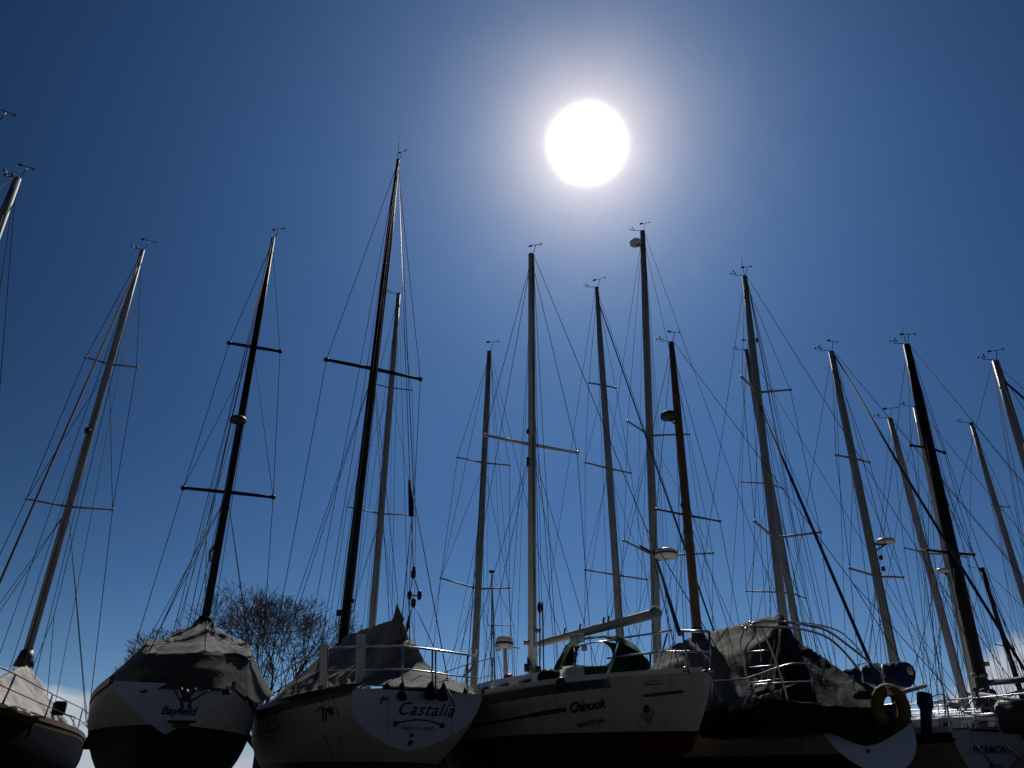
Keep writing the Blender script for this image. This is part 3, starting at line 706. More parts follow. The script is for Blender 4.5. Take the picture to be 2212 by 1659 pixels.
# cabin and portlights along the far left deck
cb = cabin(h, b4, 3.0, 7.6, 1.05, .42, M_gel, 4)
for (x, y, yy, r_) in ((1127, 1499, 15.9, .09), (1180, 1489, 14.6, .08), (1086, 1513, 17.6, .06), (1212, 1475, 13.6, .09)):
    bm = bmesh.new(); lathe(bm, at(x, y, yy), [(.02, -.10), (r_, -.08), (r_ * 1.1, .0), (r_ * .7, .07), (.02, .09)], n=10); obj('winch', bm, M_dark, b4)
bm = bmesh.new()
for k in range(14):
    a = at(1168 + 3.2 * k, 1462 + 6 * math.sin(k * 1.7), 14.6); bmesh.ops.create_icosphere(bm, subdivisions=1, radius=.07 + .03 * math.sin(k), matrix=Matrix.Translation(a) @ Matrix.Scale(1.3, 4, (0, 0, 1)))
obj('bundled_canvas', bm, M_blackcl, b4)
# bimini: curved canvas hood on hoops
Rr = lambda L: px(L)
ra = Rr([(1183, 1478, 15.75), (1206, 1430, 15.55), (1222, 1398, 15.45), (1246, 1384, 15.45), (1290, 1375, 15.15), (1335, 1378, 14.75), (1372, 1397, 14.35), (1398, 1430, 14.05), (1420, 1452, 13.85)])
rb_ = Rr([(1200, 1482, 14.75), (1222, 1436, 14.65), (1234, 1404, 14.55), (1255, 1387, 14.55), (1290, 1380, 14.25), (1322, 1384, 13.85), (1352, 1402, 13.45), (1378, 1432, 13.25), (1400, 1458, 13.05)])
rc = Rr([(1194, 1485, 14.15), (1218, 1440, 14.05), (1229, 1408, 13.95), (1250, 1396, 13.85), (1280, 1396, 13.55), (1306, 1402, 13.25), (1324, 1414, 12.95), (1330, 1440, 12.75), (1334, 1462, 12.55)])
obj('bimini', sheet([ra, rb_], 46, 8, .02, 8, .0, 41, .012, 4), M_green, b4)
# dark side curtains left and right of the open window
obj('side_curtain', sheet([Rr([(1183, 1480, 15.45), (1205, 1432, 15.35), (1222, 1400, 15.25), (1246, 1388, 15.25)]), Rr([(1232, 1478, 14.45), (1241, 1445, 14.45), (1245, 1420, 14.45), (1250, 1398, 14.45)])], 24, 6, .03, 6, .02, 43), M_green, b4)
obj('side_curtain', sheet([Rr([(1300, 1385, 13.85), (1320, 1402, 13.65), (1322, 1425, 13.45), (1305, 1440, 13.35), (1250, 1440, 13.65), (1233, 1445, 13.85)]), Rr([(1350, 1392, 13.55), (1385, 1412, 13.35), (1408, 1440, 13.25), (1370, 1462, 12.95), (1300, 1470, 13.25), (1240, 1478, 13.75)])], 30, 8, .02, 6, .0, 47, .012, 2), M_green, b4)
bm = bmesh.new()
for L in ([(1243, 1470, 13.95), (1243, 1430, 13.95), (1240, 1400, 14.05)], [(1308, 1475, 12.85), (1325, 1425, 12.95), (1337, 1385, 13.15)], [(1335, 1382, 13.75), (1280, 1388, 14.15), (1240, 1398, 14.55)]): tube(bm, px(L), .013, 6)
obj('bimini_frame', bm, M_steel, b4)
bm = bmesh.new()
for (x, y, w_, hh_) in ((1240, 1383, .14, .2), (1255, 1378, .12, .14), (1262, 1400, .1, .1)): box(bm, at(x, y, 14.4), w_, .05, hh_)
bevel(bm, .01); obj('deck_lamp', bm, M_gel, b4)
bm = bmesh.new(); box(bm, at(1250, 1462, 13.75), .45, .5, .32, h.f); bevel(bm, .05, 3); obj('cockpit_locker', bm, M_gel, b4)
# after guardrail and pushpit
top = px([(1312, 1422, 13.30), (1380, 1413, 12.90), (1440, 1408, 12.50), (1500, 1407, 12.20), (1532, 1409, 12.20)])
obj('pushpit', T(top, .016, 8), M_steel, b4)
obj('guardrail', T(px([(1350, 1377, 13.60), (1400, 1370, 13.30), (1451, 1362, 13.00)]), .016, 7), M_steel, b4)
obj('guardrail', T(px([(1470, 1363, 12.60), (1531, 1364, 12.40)]), .022, 7), M_steel, b4)
for (x0, y0, x1, y1, yy) in ((1441, 1368, 1420, 1455, 12.9), (1474, 1363, 1488, 1455, 12.4), (1532, 1363, 1536, 1450, 12.3), (1404, 1412, 1407, 1455, 12.9), (1307, 1470, 1337, 1385, 13.2), (1243, 1475, 1243, 1405, 13.5)):
    obj('stanchion', T([at(x0, y0, yy), at(x1, y1, yy)], .015, 7), M_steel, b4)
for (x, y) in ((1480, 1445), (1534, 1450)): 
    bm = bmesh.new(); lathe(bm, at(x, y, 12.3), [(.02, -.04), (.035, -.03), (.035, .02), (.02, .03)], n=10); obj('rail_fitting', bm, M_steel, b4)
u, s = find_us(h, 1515, 1490, -1)
bm = bmesh.new(); tube(bm, [h.P(.015 + .006 * k, .24, -1, .02) for k in range(9)], .02, 6); obj('rubbing_strake', bm, M_dark, b4)
obj('stern_light', T([h.P(.04, .10, -1, .03), h.P(.06, .10, -1, .03)], .03, 8), M_steel, b4)
fn = side_text(h, 1314, 1481, -1); bm = bmesh.new(); bm.faces.new([bm.verts.new(fn(a, b)) for a, b in ((-.04, -.045), (.04, -.045), (.04, .045), (-.04, .045))]); obj('red_reflector', bm, M_red, b4, False)
lettering(b4, 'Chinook', .195, side_text(h, 1271, 1524, -1), M_textb, .3, .006, .92)
lettering(b4, 'BRONTE, ON', .085, side_text(h, 1278, 1562, -1), M_textb, 0, .002, .95, 'port_lettering')
for (x, y) in ((1393, 1533),):
    u, s = find_us(h, x, y, -1); bm = bmesh.new(); lathe(bm, h.P(u, s, -1, .0), [(.05, -.02), (.06, .0), (.05, .03)], axis=h.r * -1, n=12); obj('exhaust_outlet', bm, M_dark, b4)
    bm = bmesh.new(); sgrid = [[bm.verts.new(h.P(u + .006 * (i_ - 2) * (1 - j_ / 7) , s + .03 + .025 * j_, -1, .004)) for i_ in range(5)] for j_ in range(7)]
    for A_, B_ in zip(sgrid, sgrid[1:]):
        for k_ in range(4): bm.faces.new((A_[k_], A_[k_ + 1], B_[k_ + 1], B_[k_]))
    obj('rust_stain', bm, mat('rust_stain', (.36, .29, .22), .8, 0, .5, 9), b4)
# side deck guardrail (far part)
pp = [h.P(u, 0, -1) + h.r * .08 for u in (.93, .8, .66, .52, .40)]
rails(b4, pp, .62, .012)

# ---- fifth boat: brown tarpaulin over the boom, brown mast, stainless arch
h = Hull((5.93, 14.3), 19, 13.0, 1.0, 1.9, zs=2.75, zm=2.8, zb=3.2, kz=1.0, ks=1.75, kb=2.0, tm=.45, rs=-.35, es=2.0, sa=(2.6, 1.7), ma=(2.6, 1.9))
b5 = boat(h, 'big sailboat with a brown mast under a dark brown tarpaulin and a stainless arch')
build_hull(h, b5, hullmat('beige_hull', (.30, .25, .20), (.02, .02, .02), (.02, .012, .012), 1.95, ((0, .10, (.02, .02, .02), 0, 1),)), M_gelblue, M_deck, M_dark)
r5 = rig(b5, (1450, 740), (1507, 1370), 19.6, .115, .075, M_brown, [((1418, 1100), (1480, 1113), (1555, 1126))], deckz=2.85, hb=1.6, fore=5, aft=6, head='cups vane', hal=5, sr=.025)
p = onmast(r5, 903); dome(r5['mast'], p + Vector((-.28, -.15, 0)), .23, .75, M_dark, p)
obj('cleat', T([onmast(r5, 1098) + Vector((-.12, -.08, 0)), onmast(r5, 1090) + Vector((-.12, -.08, 0))], .04, 6), M_dark, r5['mast'])
obj('mast_wedge', T([onmast(r5, 1355), onmast(r5, 1385)], [.13, .17], 10), M_greydk, r5['mast'])
ridge = px([(1425, 1408, 22.0), (1460, 1395, 21), (1500, 1378, 19.8), (1540, 1366, 18.8), (1580, 1357, 17.9), (1620, 1346, 17.1), (1660, 1335, 16.5), (1688, 1326, 16.1)])
lo1 = px([(1405, 1455, 20.4), (1440, 1440, 19.6), (1475, 1430, 18.4), (1520, 1425, 17.2), (1560, 1420, 16.4), (1600, 1410, 15.9), (1640, 1395, 15.7), (1680, 1352, 15.8)])
lo2 = px([(1395, 1520, 19), (1440, 1520, 18), (1490, 1522, 16.6), (1540, 1524, 15.6), (1585, 1518, 15.0), (1630, 1500, 14.8), (1680, 1480, 14.8), (1715, 1465, 14.8)])
lo3 = px([(1400, 1560, 18.8), (1440, 1558, 17.8), (1490, 1556, 16.4), (1540, 1542, 15.5), (1595, 1524, 14.9), (1640, 1512, 14.6), (1690, 1496, 14.5), (1728, 1478, 14.5)])
obj('cover', sheet([ridge, lo1, lo2, lo3], 120, 13, .05, 15, .03, 53, crump=.010), M_greydk, b5)
rr1 = px([(1690, 1326, 16.1), (1700, 1352, 15.8), (1715, 1370, 15.6), (1732, 1388, 15.6)])
e0 = px([(1688, 1326, 16.1), (1700, 1348, 16.0), (1722, 1383, 16.0), (1748, 1402, 16.0), (1780, 1422, 16.0), (1815, 1448, 16.0), (1850, 1470, 15.9), (1890, 1480, 15.8)])
e1 = px([(1680, 1352, 15.8), (1690, 1380, 15.4), (1705, 1410, 15.2), (1730, 1430, 15.1), (1760, 1452, 15.0), (1800, 1475, 14.9), (1845, 1492, 14.9), (1890, 1498, 15.0)])
e2 = px([(1650, 1500, 14.6), (1680, 1508, 14.4), (1710, 1515, 14.3), (1740, 1522, 14.2), (1780, 1530, 14.1), (1820, 1535, 14.1), (1860, 1535, 14.1), (1905, 1530, 14.2)])
obj('aft_cover', sheet([e0, e1, e2], 90, 12, .018, 9, .02, 59), M_blackcl, b5)
f0 = px([(1500, 1540, 15.3), (1560, 1530, 14.6), (1640, 1510, 14.2), (1720, 1515, 13.9), (1800, 1525, 13.6), (1870, 1530, 13.5), (1930, 1520, 13.7), (1955, 1505, 14.4)])
f1 = px([(1498, 1575, 15.2), (1565, 1560, 14.5), (1640, 1562, 14.0), (1720, 1560, 13.7), (1800, 1560, 13.4), (1870, 1562, 13.3), (1935, 1560, 13.5), (1966, 1558, 14.4)])
f2 = px([(1520, 1592, 15.2), (1570, 1598, 14.5), (1640, 1592, 14.0), (1725, 1592, 13.7), (1790, 1584, 13.45), (1870, 1612, 13.35), (1935, 1585, 13.5), (1966, 1560, 14.4)])
obj('side_cloth', sheet([f0, f1, f2], 90, 8, .025, 14, .02, 61), M_blackcl, b5)
# crumpled lighter cloth patches at the lower hem
obj('tarpaulin_hem', sheet([px([(1575, 1512, 14.4), (1620, 1506, 14.3), (1660, 1500, 14.2), (1690, 1490, 14.2)]), px([(1572, 1540, 14.3), (1615, 1532, 14.2), (1655, 1520, 14.15), (1688, 1516, 14.1)])], 36, 6, .06, 8, .0, 67), M_grey, b5)
# stainless arch and davits
tubes = [([(1610, 1362, 13.8), (1622, 1348, 13.8), (1650, 1342, 13.9), (1700, 1344, 14.1), (1750, 1352, 14.3), (1790, 1364, 14.5), (1840, 1400, 14.7), (1880, 1432, 14.8), (1912, 1462, 14.9)], .028),
         ([(1618, 1352, 13.3), (1660, 1354, 13.3), (1710, 1356, 13.4), (1760, 1366, 13.6), (1795, 1382, 13.7), (1830, 1415, 13.8), (1862, 1456, 13.9)], .026),
         ([(1690, 1342, 14.0), (1760, 1348, 14.3), (1810, 1362, 14.5), (1838, 1384, 14.7), (1862, 1412, 14.8)], .014),
         ([(1720, 1348, 14.1), (1790, 1356, 14.4), (1830, 1376, 14.6), (1858, 1405, 14.8)], .010),
         ([(1845, 1438, 13.85), (1880, 1430, 14.8)], .013)]
bm = bmesh.new()
for L, r_ in tubes: tube(bm, crom(px(L), 4), r_ * .75, 8)
obj('stainless_arch', bm, M_steel, b5)
bm = bmesh.new()
for L, r_ in (([(1612, 1355, 13.9), (1600, 1385, 13.9), (1608, 1440, 13.9), (1616, 1490, 13.9), (1604, 1530, 13.9)], .020), ([(1640, 1350, 13.5), (1665, 1400, 13.5), (1690, 1470, 13.5), (1702, 1520, 13.5)], .024), ([(1618, 1350, 13.8), (1640, 1390, 13.8), (1644, 1430, 13.7)], .014), ([(1616, 1408, 13.8), (1660, 1404, 13.5)], .012), ([(1618, 1442, 13.8), (1676, 1436, 13.5)], .012), ([(1620, 1475, 13.8), (1695, 1465, 13.5)], .012)): tube(bm, crom(px(L), 3), r_ * .75, 7)
obj('arch_leg', bm, M_steel, b5)
bm = bmesh.new()
for (x, y) in ((1604, 1356), (1622, 1352), (1620, 1347)): bmesh.ops.create_icosphere(bm, subdivisions=2, radius=.035, matrix=Matrix.Translation(at(x, y, 13.7)))
obj('rail_joint', bm, M_steel, b5)
for L, r_ in (([(1540, 1470, 14.6), (1610, 1466, 14.1), (1695, 1437, 13.6), (1745, 1434, 13.6), (1770, 1450, 14)], .014), ([(1618, 1480, 13.8), (1700, 1474, 13.5), (1752, 1472, 13.6)], .012), ([(1612, 1490, 13.8), (1660, 1478, 13.6)], .010)):
    obj('guardrail', T(crom(px(L), 3), r_, 7), M_steel, b5)
for (x0, y0, x1, y1, yy) in ((1750, 1428, 1756, 1510, 13.6), (1630, 1480, 1622, 1530, 13.7), (1842, 1458, 1850, 1510, 14), (1775, 1445, 1782, 1490, 13.8), (1904, 1458, 1910, 1500, 14.2), (1537, 1420, 1540, 1545, 14.8)):
    obj('stanchion', T([at(x0, y0, yy), at(x1, y1, yy)], .014, 7), M_steel, b5)
# horseshoe buoy in yellow
c0 = at(1924, 1530, 13.2); bm = bmesh.new(); ux = Vector((.97, -.24, 0)); 
P = [c0 + ux * (.19 * math.cos(a)) + Vector((0, 0, .27 * math.sin(a))) for a in [R(-55 + 290 * k / 16) for k in range(17)]]
tube(bm, P, [.07] + [.10] * 15 + [.07], 10)
lb = obj('horseshoe_buoy', bm, M_yellow, b5)
bm = bmesh.new(); box(bm, c0 + Vector((0, -.08, .25)), .10, .03, .14); obj('buoy_light', bm, M_gel, lb)
obj('strap', T([c0 + Vector((0, -.1, .18)), c0 + Vector((.01, -.11, -.1)), c0 + Vector((.0, -.06, -.3))], .016, 5), M_dark, lb)
bm = bmesh.new(); box(bm, at(1868, 1502, 13.5), .34, .2, .12); bevel(bm, .03); obj('stowed_bag', bm, M_olive, b5)
for (x, y) in ((1770, 1600), (1845, 1632), (1876, 1622)):
    bm = bmesh.new(); bmesh.ops.create_icosphere(bm, subdivisions=1, radius=.035, matrix=Matrix.Translation(at(x, y, 14.0))); obj('drain_fitting', bm, M_dark, b5)

# ---- boat to the right of the big one: lettered transom, blue covered boom
h = Hull((8.95, 15.75), 23, 11.0, 1.12, 1.75, zs=2.50, zm=2.48, zb=2.9, kz=.9, ks=1.55, kb=1.9, rs=.5, sa=(1.3, 1.0), ma=(2.6, 1.9))
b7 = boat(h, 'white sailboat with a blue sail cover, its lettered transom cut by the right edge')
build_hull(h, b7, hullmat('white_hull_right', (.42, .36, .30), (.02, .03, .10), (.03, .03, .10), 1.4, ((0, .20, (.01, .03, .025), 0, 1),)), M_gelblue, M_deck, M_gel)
cabin(h, b7, 4.0, 8.4, 1.1, .42, M_gel, 4)
r7 = rig(b7, (1608, 597), (1693, 1345), 21.2, .12, .08, M_greyp, [((1603, 815), (1640, 848), (1707, 842)), ((1631, 1127), (1670, 1162), (1772, 1150))], deckz=2.6, hb=1.55, fore=5.0, aft=6.0, head='cups vane ant', hal=6, sr=.03)
obj('furled_sail', T([onmast(r7, 870), onmast(r7, 870).lerp(at(1905, 1492, 15.6), .4), at(1905, 1492, 15.6)], [.02, .038, .035], 7), M_furl, b7)
obj('steaming_light', T([onmast(r7, 740) + Vector((.16, -.05, 0)), onmast(r7, 733) + Vector((.16, -.05, 0))], .05, 8), M_dark, r7['mast'])
pts = px([(1760, 1478, 17.6), (1800, 1468, 17.2), (1840, 1464, 16.9), (1880, 1460, 16.7), (1920, 1457, 16.4), (1948, 1457, 16.2), (1958, 1458, 16.1)])
bm = bmesh.new(); tube(bm, crom(pts, 6), [.08 + .14 * min(1, k / 20) + .02 * math.sin(k * 1.9) for k in range(36)] + [.10], 14)
for v in bm.verts: v.co += Vector((0, 0, 1)) * .05 * noise.noise(v.co * 4)
bo = obj('sail_cover', bm, M_blue, b7)
bm = bmesh.new(); tube(bm, px([(1950, 1451, 16.2), (1970, 1447, 16.1)]), [.08, .085], 14); obj('boom_end', bm, M_gel, bo)
for x in (1812, 1860, 1905):
    obj('sail_tie', T([at(x, 1436 + (1905 - x) * .12, 16.2), at(x + 3, 1462, 16.1), at(x + 7, 1492, 16.2)], .016, 5), M_gel, bo)
obj('spinnaker_pole', T(px([(1938, 1499, 14.9), (1998, 1481, 15.6)]), [.035, .04], 9), M_alu, b7)
lettering(b7, 'HARMONY', .19, transom_text(h, 2.20, .02), M_text, -.15, .003, 1.1)
lettering(b7, 'Bronte', .13, transom_text(h, 1.95, .18), M_text, .25, .001, 1.1, 'port_lettering')
bm = bmesh.new(); bmesh.ops.create_icosphere(bm, subdivisions=1, radius=.03, matrix=Matrix.Translation(at(2062, 1597, 15.3))); obj('drain_fitting', bm, M_dark, b7)
for L in ([(2088, 1563, 14.9), (2110, 1610, 14.9), (2150, 1659, 14.9)], [(2155, 1560, 14.9), (2175, 1610, 14.9), (2212, 1650, 14.9)]): obj('boarding_ladder_rail', T(px(L), .016, 6), M_steel, b7)
Yr = 15.5
for L, r_ in (([(2000, 1529, 16.2), (2046, 1524, Yr), (2100, 1545, Yr), (2150, 1546, Yr), (2225, 1546, 16.2)], .014), ([(1965, 1548, 17), (2046, 1549, Yr), (2100, 1556, Yr), (2225, 1560, Yr)], .010), ([(2012, 1507, 16), (2030, 1499, 15.8), (2048, 1509, 15.6), (2056, 1524, Yr)], .013), ([(2010, 1519, 16), (2060, 1519, Yr), (2090, 1527, Yr)], .013)):
    obj('guardrail', T(crom(px(L), 3), r_, 6), M_steel, b7)
for (x0, y0, x1, y1) in ((2046, 1522, 2052, 1584), (2040, 1505, 2043, 1540), (2107, 1545, 2110, 1580), (2150, 1530, 2153, 1572), (2186, 1530, 2190, 1570)):
    obj('stanchion', T([at(x0, y0, Yr), at(x1, y1, Yr)], .014, 6), M_steel, b7)
# blue shrouded outboard on the rail
a = at(1997, 1494, 15.6); b_ = at(2002, 1592, 15.6)
bm = bmesh.new(); tube(bm, [a, a.lerp(b_, .04), a.lerp(b_, .3), a.lerp(b_, .42), a.lerp(b_, .75), b_], [.04, .125, .14, .09, .10, .09], 10)
for v in bm.verts: v.co += Vector((noise.noise(v.co * 7), 0, noise.noise(v.co * 6 + Vector((3, 0, 0))))) * .03
obj('outboard_cover', bm, M_blue, b7)
bm = bmesh.new(); box(bm, at(2062, 1524, Yr), .2, .1, .1); bevel(bm, .02); obj('stern_light', bm, M_gel, b7)
bm = bmesh.new(); box(bm, at(2205, 1550, 15.2), .62, .5, .52, h.f); bevel(bm, .06, 3); obj('sprayhood', bm, M_greydk, b7)
# ------------------------------------------------------------------ boats further back
def back(label, top, base, Y, hullc=(.5, .48, .44), band=(.03, .05, .10), L=10.0, bm_=1.6, cover=None, cab=True, deckz=2.6, group='sailboats stored further back', **k):
    Bp = at(base[0], base[1], Y)
    root = empty('sailboat', (Bp.x, Bp.y, 0), label, 'sailboat', group)
    rg = rig(root, top, base, Y, deckz=deckz, **k)
    f = rg['hd']; ft = rg['F']; aft = k.get('aft', 5.0); fore = k.get('fore', 4.4)
    st = Vector((ft.x, ft.y, 0)) - f * (aft + .1)
    hh = Hull((st.x, st.y), math.degrees(math.atan2(-f.x, f.y)), aft + fore + .5, bm_ * .6, bm_, zs=deckz, zm=deckz - .02, zb=deckz + .3, kz=.9, ks=1.7, kb=1.8)
    nm = 'hull_' + label.split()[0] + str(int(top[0]))
    build_hull(hh, root, hullmat('background_hull_paint', hullc, band, (.04, .02, .02), 1.6, ((0, .12, band, 0, 1),)), M_gel, M_deck, M_dark, nu=18, ns=8)
    if cab: cabin(hh, root, aft * .75, aft + fore * .55, bm_ * .62, .4, M_gel, 3)
    for side in (-1, 1):
        rails(root, [hh.P(u, 0, side) for u in (.02, .2, .4, .6, .8, .94)], .6, .012)
    if cover is not None:
        zz = deckz
        rings = []
        for hf, z_, in ((1.04, -.2), (.98, .45), (.45, 1.15), (.02, 1.5)):
            rg_ = []
            for kx in range(9):
                x = .2 + (aft - .2) * kx / 8 * 1.05; u = x / hh.L
                rg_.append(hh.local(x, -hf * hh.B(u), hh.Z(u) + z_ * (.75 + .25 * kx / 8)))
            rings.append(rg_)
        rings2 = [[hh.local((p - hh.local(0, 0, 0)).dot(hh.f), -(p - hh.local(0, 0, 0)).dot(hh.r), p.z) for p in rr] for rr in rings]
        obj('cover', sheet(rings + rings2[::-1][1:], 50, 6, .03, 10, .05, int(top[0])), cover, root)
    return root, rg, hh

bk, rg, hh = back('sailboat off the left edge whose thick grey mast leans into view', (38, 385), (-384, 1500), 12, m=M_alu, rb=0.097, rt=0.066, spr=[((-110, 640), (-60, 655), (-6, 668)), ((-290, 950), (-170, 960), (-18, 965))], hb=1.5, head='cups vane', group='sailboats off the left edge', sr=.018, hal=2)
bk, rg, hh = back('sailboat off the left edge with only its masthead instruments showing', (-11, 268), (-525, 1500), 10.2, m=M_white, rb=0.079, rt=0.053, spr=[((-330, 800), (-250, 815), (-150, 825))], head='cups vane', group='sailboats off the left edge', hal=1)
back('sailboat with a slim grey mast beside the tallest black mast', (861, 635), (803, 1365), 27, m=M_greyp, rb=0.119, rt=0.084, spr=[((812, 830), (848, 838), (890, 843)), ((750, 1095), (826, 1110), (898, 1113))], hb=1.6, head='cups', fore=5, aft=6, hal=5, sr=.022, bm_=1.8)
bk5, rg5, h5 = back('sailboat with a slim grey mast and a radar on a pole', (1057, 760), (1023, 1480), 25, m=M_greyp, rb=0.110, rt=0.084, spr=[((988, 988), (1043, 1000), (1101, 1005)), ((952, 1249), (1030, 1272), (1100, 1270))], hb=1.5, head='vane', fore=4.6, aft=5.5, hal=5, sr=.024)
obj('cover', sheet([px([(1030, 1560, 20.2), (1070, 1552, 20), (1110, 1545, 20), (1160, 1530, 20)]), px([(1034, 1512, 21.5), (1060, 1503, 21.5), (1100, 1492, 21.4), (1150, 1474, 21.4)]), px([(1045, 1507, 23.5), (1070, 1500, 23.5), (1110, 1488, 23.4), (1150, 1478, 23.4)])], 30, 6, .03, 7, .05, 71), M_grey, bk5)
P_ = at(1090, 1388, 19.5)
rp = obj('radar_pole', T([at(1095, 1515, 19.5), at(1091, 1398, 19.5)], .045, 8), M_white, bk5)
bm = bmesh.new(); lathe(bm, P_, [(.17, -.13), (.20, -.10), (.205, .06), (.18, .12), (.05, .14)], n=20); dd = obj('radar_dome', bm, M_gel, rp)
obj('dome_band', T([P_ + Vector((0, 0, -.05)), P_ + Vector((0, 0, 0.0))], .213, 20), M_dark, dd)
bm = bmesh.new(); box(bm, at(1074, 1398, 19.4), .16, .08, .05); tube(bm, px([(1082, 1403, 19.4), (1072, 1407, 19.4)]), .03, 6); obj('horn', bm, M_gel, rp)
obj('aerial', T(px([(1105, 1398, 19.5), (1122, 1400, 19.5)]), .012, 5), M_dark, rp)
bm = bmesh.new(); lathe(bm, at(1098, 1468, 19.0), [(.04, -.12), (.10, -.10), (.115, .0), (.10, .10), (.04, .12)], n=14); obj('red_buoy', bm, M_red, bk5)
back('sailboat with a slim dark grey mast carrying three straight pairs of spreaders', (1289, 622), (1340, 1372), 26, m=M_greyp, rb=0.123, rt=0.075, spr=[((1272, 827), (1302, 832), (1330, 838)), ((1264, 999), (1314, 1012), (1363, 1022)), ((1264, 1231), (1330, 1242), (1397, 1252))], hb=1.6, head='cups vane', fore=5, aft=6, hal=6, sr=.028, furl=.022, bow_near=True)
bk2, rg2, h2 = back('sailboat with the tallest mast below the sun carrying two radar domes', (1388, 500), (1420, 1400), 27, m=M_greyp, rb=0.145, rt=0.106, spr=[((1356, 910), (1400, 941), (1488, 938)), ((1348, 1168), (1410, 1200), (1540, 1195))], hb=1.9, head='cupsx vane', fore=6.5, aft=7, hal=6, sr=.032, bm_=2.0)
p = onmast(rg2, 1196); pp_ = at(1439, 1196, p.y - 1.2); dome(rg2['mast'], pp_, .38, .75, M_gel, p)
obj('dome_band', T([pp_ + Vector((0, 0, -.05)), pp_ + Vector((0, 0, 0.0))], .388, 24), M_dark, rg2['mast'])
bm = bmesh.new(); tube(bm, [p, at(1392, 1186, p.y - .6), at(1382, 1178, p.y - .8)], [.05, .06, .03], 7); obj('spotlight', bm, M_dark, rg2['mast'])
p = onmast(rg2, 524); dome(rg2['mast'], at(1373, 524, p.y), .25, .8, M_gel, p)
obj('furled_sail', T([onmast(rg2, 1190), at(1468, 1370, 21)], [.04, .06], 7), M_furl, bk2)
back('sailboat with a grey mast partly hidden behind the mast of the blue boom boat', (1612, 757), (1728, 1400), 28, m=M_greyp, rb=0.132, rt=0.088, spr=[((1602, 1041), (1665, 1045), (1692, 1056)), ((1612, 1277), (1705, 1280), (1740, 1292))], hb=1.6, head='cups vane', fore=5, aft=6, hal=4, sr=.024)
bk8, rg8, h8 = back('sailboat with a grey mast between the blue boom and the black mast', (1795, 760), (1945, 1490), 20, m=M_greyp, rb=0.110, rt=0.079, spr=[((1806, 983), (1838, 990), (1878, 999)), ((1836, 1228), (1893, 1245), (1950, 1247))], hb=1.5, head='vane cups', fore=4.6, aft=5, hal=4, sr=.026)
p = onmast(rg8, 1172); dome(rg8['mast'], p + Vector((.34, -.15, 0)), .23, .5, M_white, p)
for y in (1202, 1226): obj('steaming_light', T([onmast(rg8, y) + Vector((.15, -.1, 0)), onmast(rg8, y + 9) + Vector((.15, -.1, 0))], .05, 8), M_dark, rg8['mast'])
obj('furled_sail', T([onmast(rg8, 768) + Vector((.1, 0, 0)), onmast(rg8, 768).lerp(at(2215, 1450, 14), .5), at(2215, 1450, 14)], [.02, .03, .028], 7), M_furl, bk8)
back('sailboat with a dark grey mast just left of the black one', (1922, 905), (2085, 1522), 25, m=M_greyp, rb=0.114, rt=0.088, spr=[((1953, 1183), (2016, 1195), (2070, 1200))], hb=1.5, head='vane cups', hal=4, sr=.024)
bk4, rg4, h4 = back('sailboat with a pale mast directly behind the black one', (1977, 880), (2110, 1510), 24, m=M_white, rb=0.114, rt=0.079, spr=[((1990, 1186), (2040, 1196), (2090, 1204))], hb=1.5, head='cups', hal=3, sr=.024)
p = onmast(rg4, 1237); dome(rg4['mast'], p + Vector((-.32, -.25, 0)), .23, .5, M_white, p)
bk9, rg9, h9 = back('sailboat with the thick black mast and black boom near the right edge', (1958, 745), (2128, 1505), 18.5, m=M_black, rb=0.132, rt=0.092, spr=[((1968, 962), (2000, 968), (2040, 978)), ((2005, 1188), (2060, 1195), (2103, 1198))], hb=1.4, fore=4.4, aft=4.6, head='vane cups ant', hal=5, sr=.028)
bo = obj('boom', T(px([(2137, 1475, 18.2), (2180, 1471, 16.8), (2240, 1465, 15)]), .06, 8), M_black, bk9)
obj('winch', T(px([(2124, 1455, 18.3), (2126, 1462, 18.3)]), .09, 8), M_alu, rg9['mast'])
bm = bmesh.new()
for k in range(16):
    bmesh.ops.create_icosphere(bm, subdivisions=1, radius=.07 + .04 * ((k * 7) % 5) / 5, matrix=Matrix.Translation(at(2108 + (k * 13) % 42, 1490 + (k * 7) % 36, 18.0)))
obj('bundled_rope', bm, M_rope, bk9)
obj('strut', T(px([(2118, 1500, 17.5), (2170, 1508, 16.5), (2230, 1520, 15.5)]), .045, 7), M_alu, bk9)
obj('strut', T(px([(2150, 1508, 17), (2190, 1497, 16.5), (2230, 1488, 16)]), .045, 7), M_alu, bk9)
obj('mast_guard', T(px([(2084, 1535, 16.5), (2100, 1512, 16.5), (2112, 1535, 16.5)]), .02, 6), M_steel, bk9)
back('sailboat at the right edge with the thinnest pale mast', (2098, 915), (2276, 1500), 30, m=M_greyp, rb=0.114, rt=0.070, spr=[((2142, 1090), (2160, 1093), (2181, 1096))], head='cups', hal=3, group='sailboats off the right edge')
back('sailboat off the right edge with a thick mast topped by wind instruments', (2150, 780), (2368, 1500), 18.5, m=M_greyp, rb=0.114, rt=0.088, spr=[((2215, 960), (2240, 975), (2275, 985))], head='vane cups', hal=3, furl=.03, bow_near=True, group='sailboats off the right edge')
back('distant sailboat with a short thin dark mast near the right edge', (2121, 1229), (2206, 1500), 38, m=M_black, rb=0.106, rt=0.088, spr=[((2150, 1392), (2172, 1396), (2190, 1400))], head='cups', hal=2, wires=True, ws=1.5)
back('distant sailboat with a low thin mast left of the radar pole', (1062, 1235), (1068, 1430), 62, m=M_greyp, rb=0.06, rt=0.05, spr=[((1052, 1351), (1067, 1351), (1110, 1351))], head='cups', hal=2, ws=2.0, deckz=2.3)

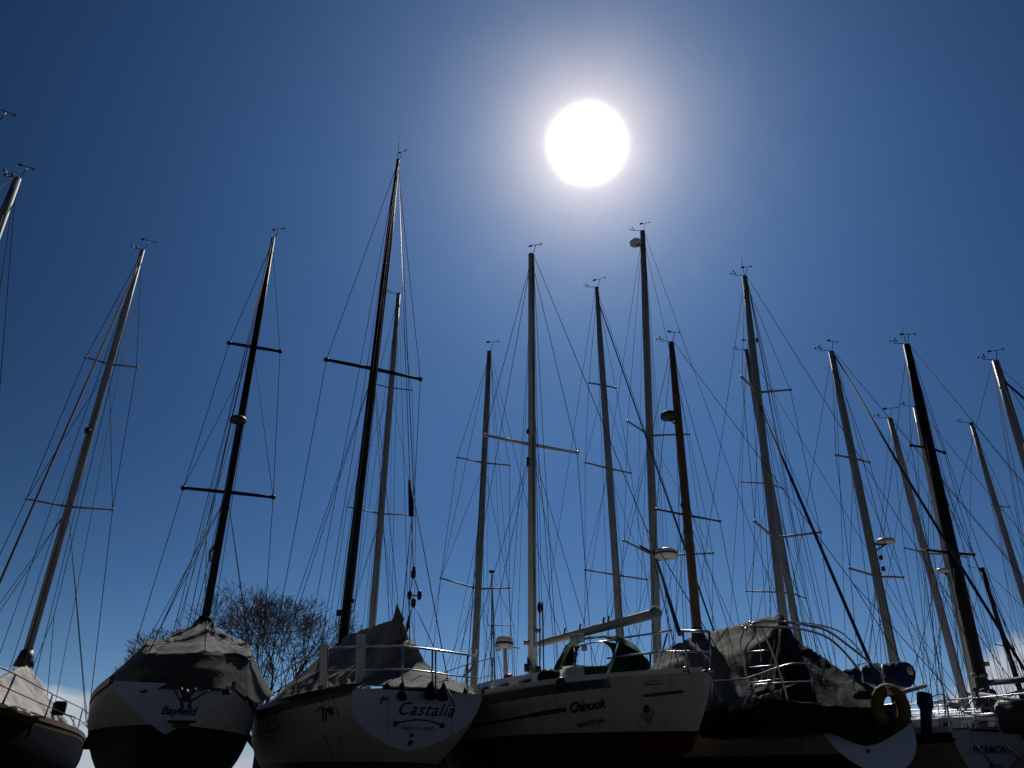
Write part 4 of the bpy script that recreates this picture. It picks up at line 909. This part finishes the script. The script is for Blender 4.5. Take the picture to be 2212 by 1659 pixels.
# ------------------------------------------------------------------ bare trees far behind
def bare_tree(loc, label, H, crown_r, seed, trunk_h, lean=0, maxlev=9):
    rnd = random.Random(seed)
    root = empty('bare_tree', loc, label, 'tree', 'bare trees behind the boats')
    L = Vector(loc); bt = bmesh.new(); bc = bmesh.new()
    def grow(bm, p, d, ln, r, lev):
        pts = [p]; rr = [r]; q = p.copy(); dd = d.copy()
        for i in range(3):
            dd = (dd + Vector((rnd.gauss(0, .09), rnd.gauss(0, .09), rnd.gauss(.01, .07)))).normalized()
            q = q + dd * (ln / 3); pts.append(q.copy()); rr.append(max(.0105, r * (1 - .30 * (i + 1) / 3)))
        tube(bm, pts, rr, 6 if lev < 3 else 3, cap=False)
        if lev >= maxlev: return
        e = (q - L)
        if ((e.x ** 2 + e.y ** 2) / crown_r ** 2 + max(0, (e.z - trunk_h)) ** 2 / (H - trunk_h) ** 2) > 1.0:
            if lev >= 8 or rnd.random() < .55: return
            ln = ln * .6
        nb = 3 if lev < 3 else (3 if rnd.random() < .40 else 2)
        for k in range(nb):
            ax = Vector((rnd.gauss(0, 1), rnd.gauss(0, 1), rnd.gauss(0, .5))).normalized()
            a = rnd.uniform(.45, .85) if k else rnd.uniform(.1, .38)
            nd = Matrix.Rotation(a, 3, ax) @ dd
            if nd.z < -.15: nd.z = -nd.z * .5
            grow(bc, (q, q, pts[2])[k], nd.normalized(), ln * rnd.uniform(.72, .86), rr[-1] * (.84 if k == 0 else rnd.uniform(.52, .72)), lev + 1)
    tt = [L, L + Vector((.05, 0, trunk_h * .5)), L + Vector((lean, 0, trunk_h))]
    tube(bt, tt, [.42, .36, .32], 10)
    ntr = 6
    for k in range(ntr):
        a = 2 * math.pi * k / ntr + rnd.uniform(-.3, .3); t = rnd.uniform(.5, 1.15)
        grow(bc, tt[-1] - Vector((0, 0, rnd.uniform(0, .5))), Vector((math.cos(a) * t, math.sin(a) * t, 1)).normalized(), crown_r * .40, .20, 1)
    obj('trunk', bt, M_bark, root); obj('crown', bc, M_bark, root)
    return root
g = at(577, 1530, 44); bare_tree((g.x, g.y, 0), 'bare leafless tree with a wide domed crown between the two covered boats', 11.9, 5.9, 5, 2.8)
g = at(378, 1530, 50); bare_tree((g.x, g.y, 0), 'smaller bare leafless tree behind the dark covered boat', 12.6, 3.7, 33, 4.2, maxlev=8)
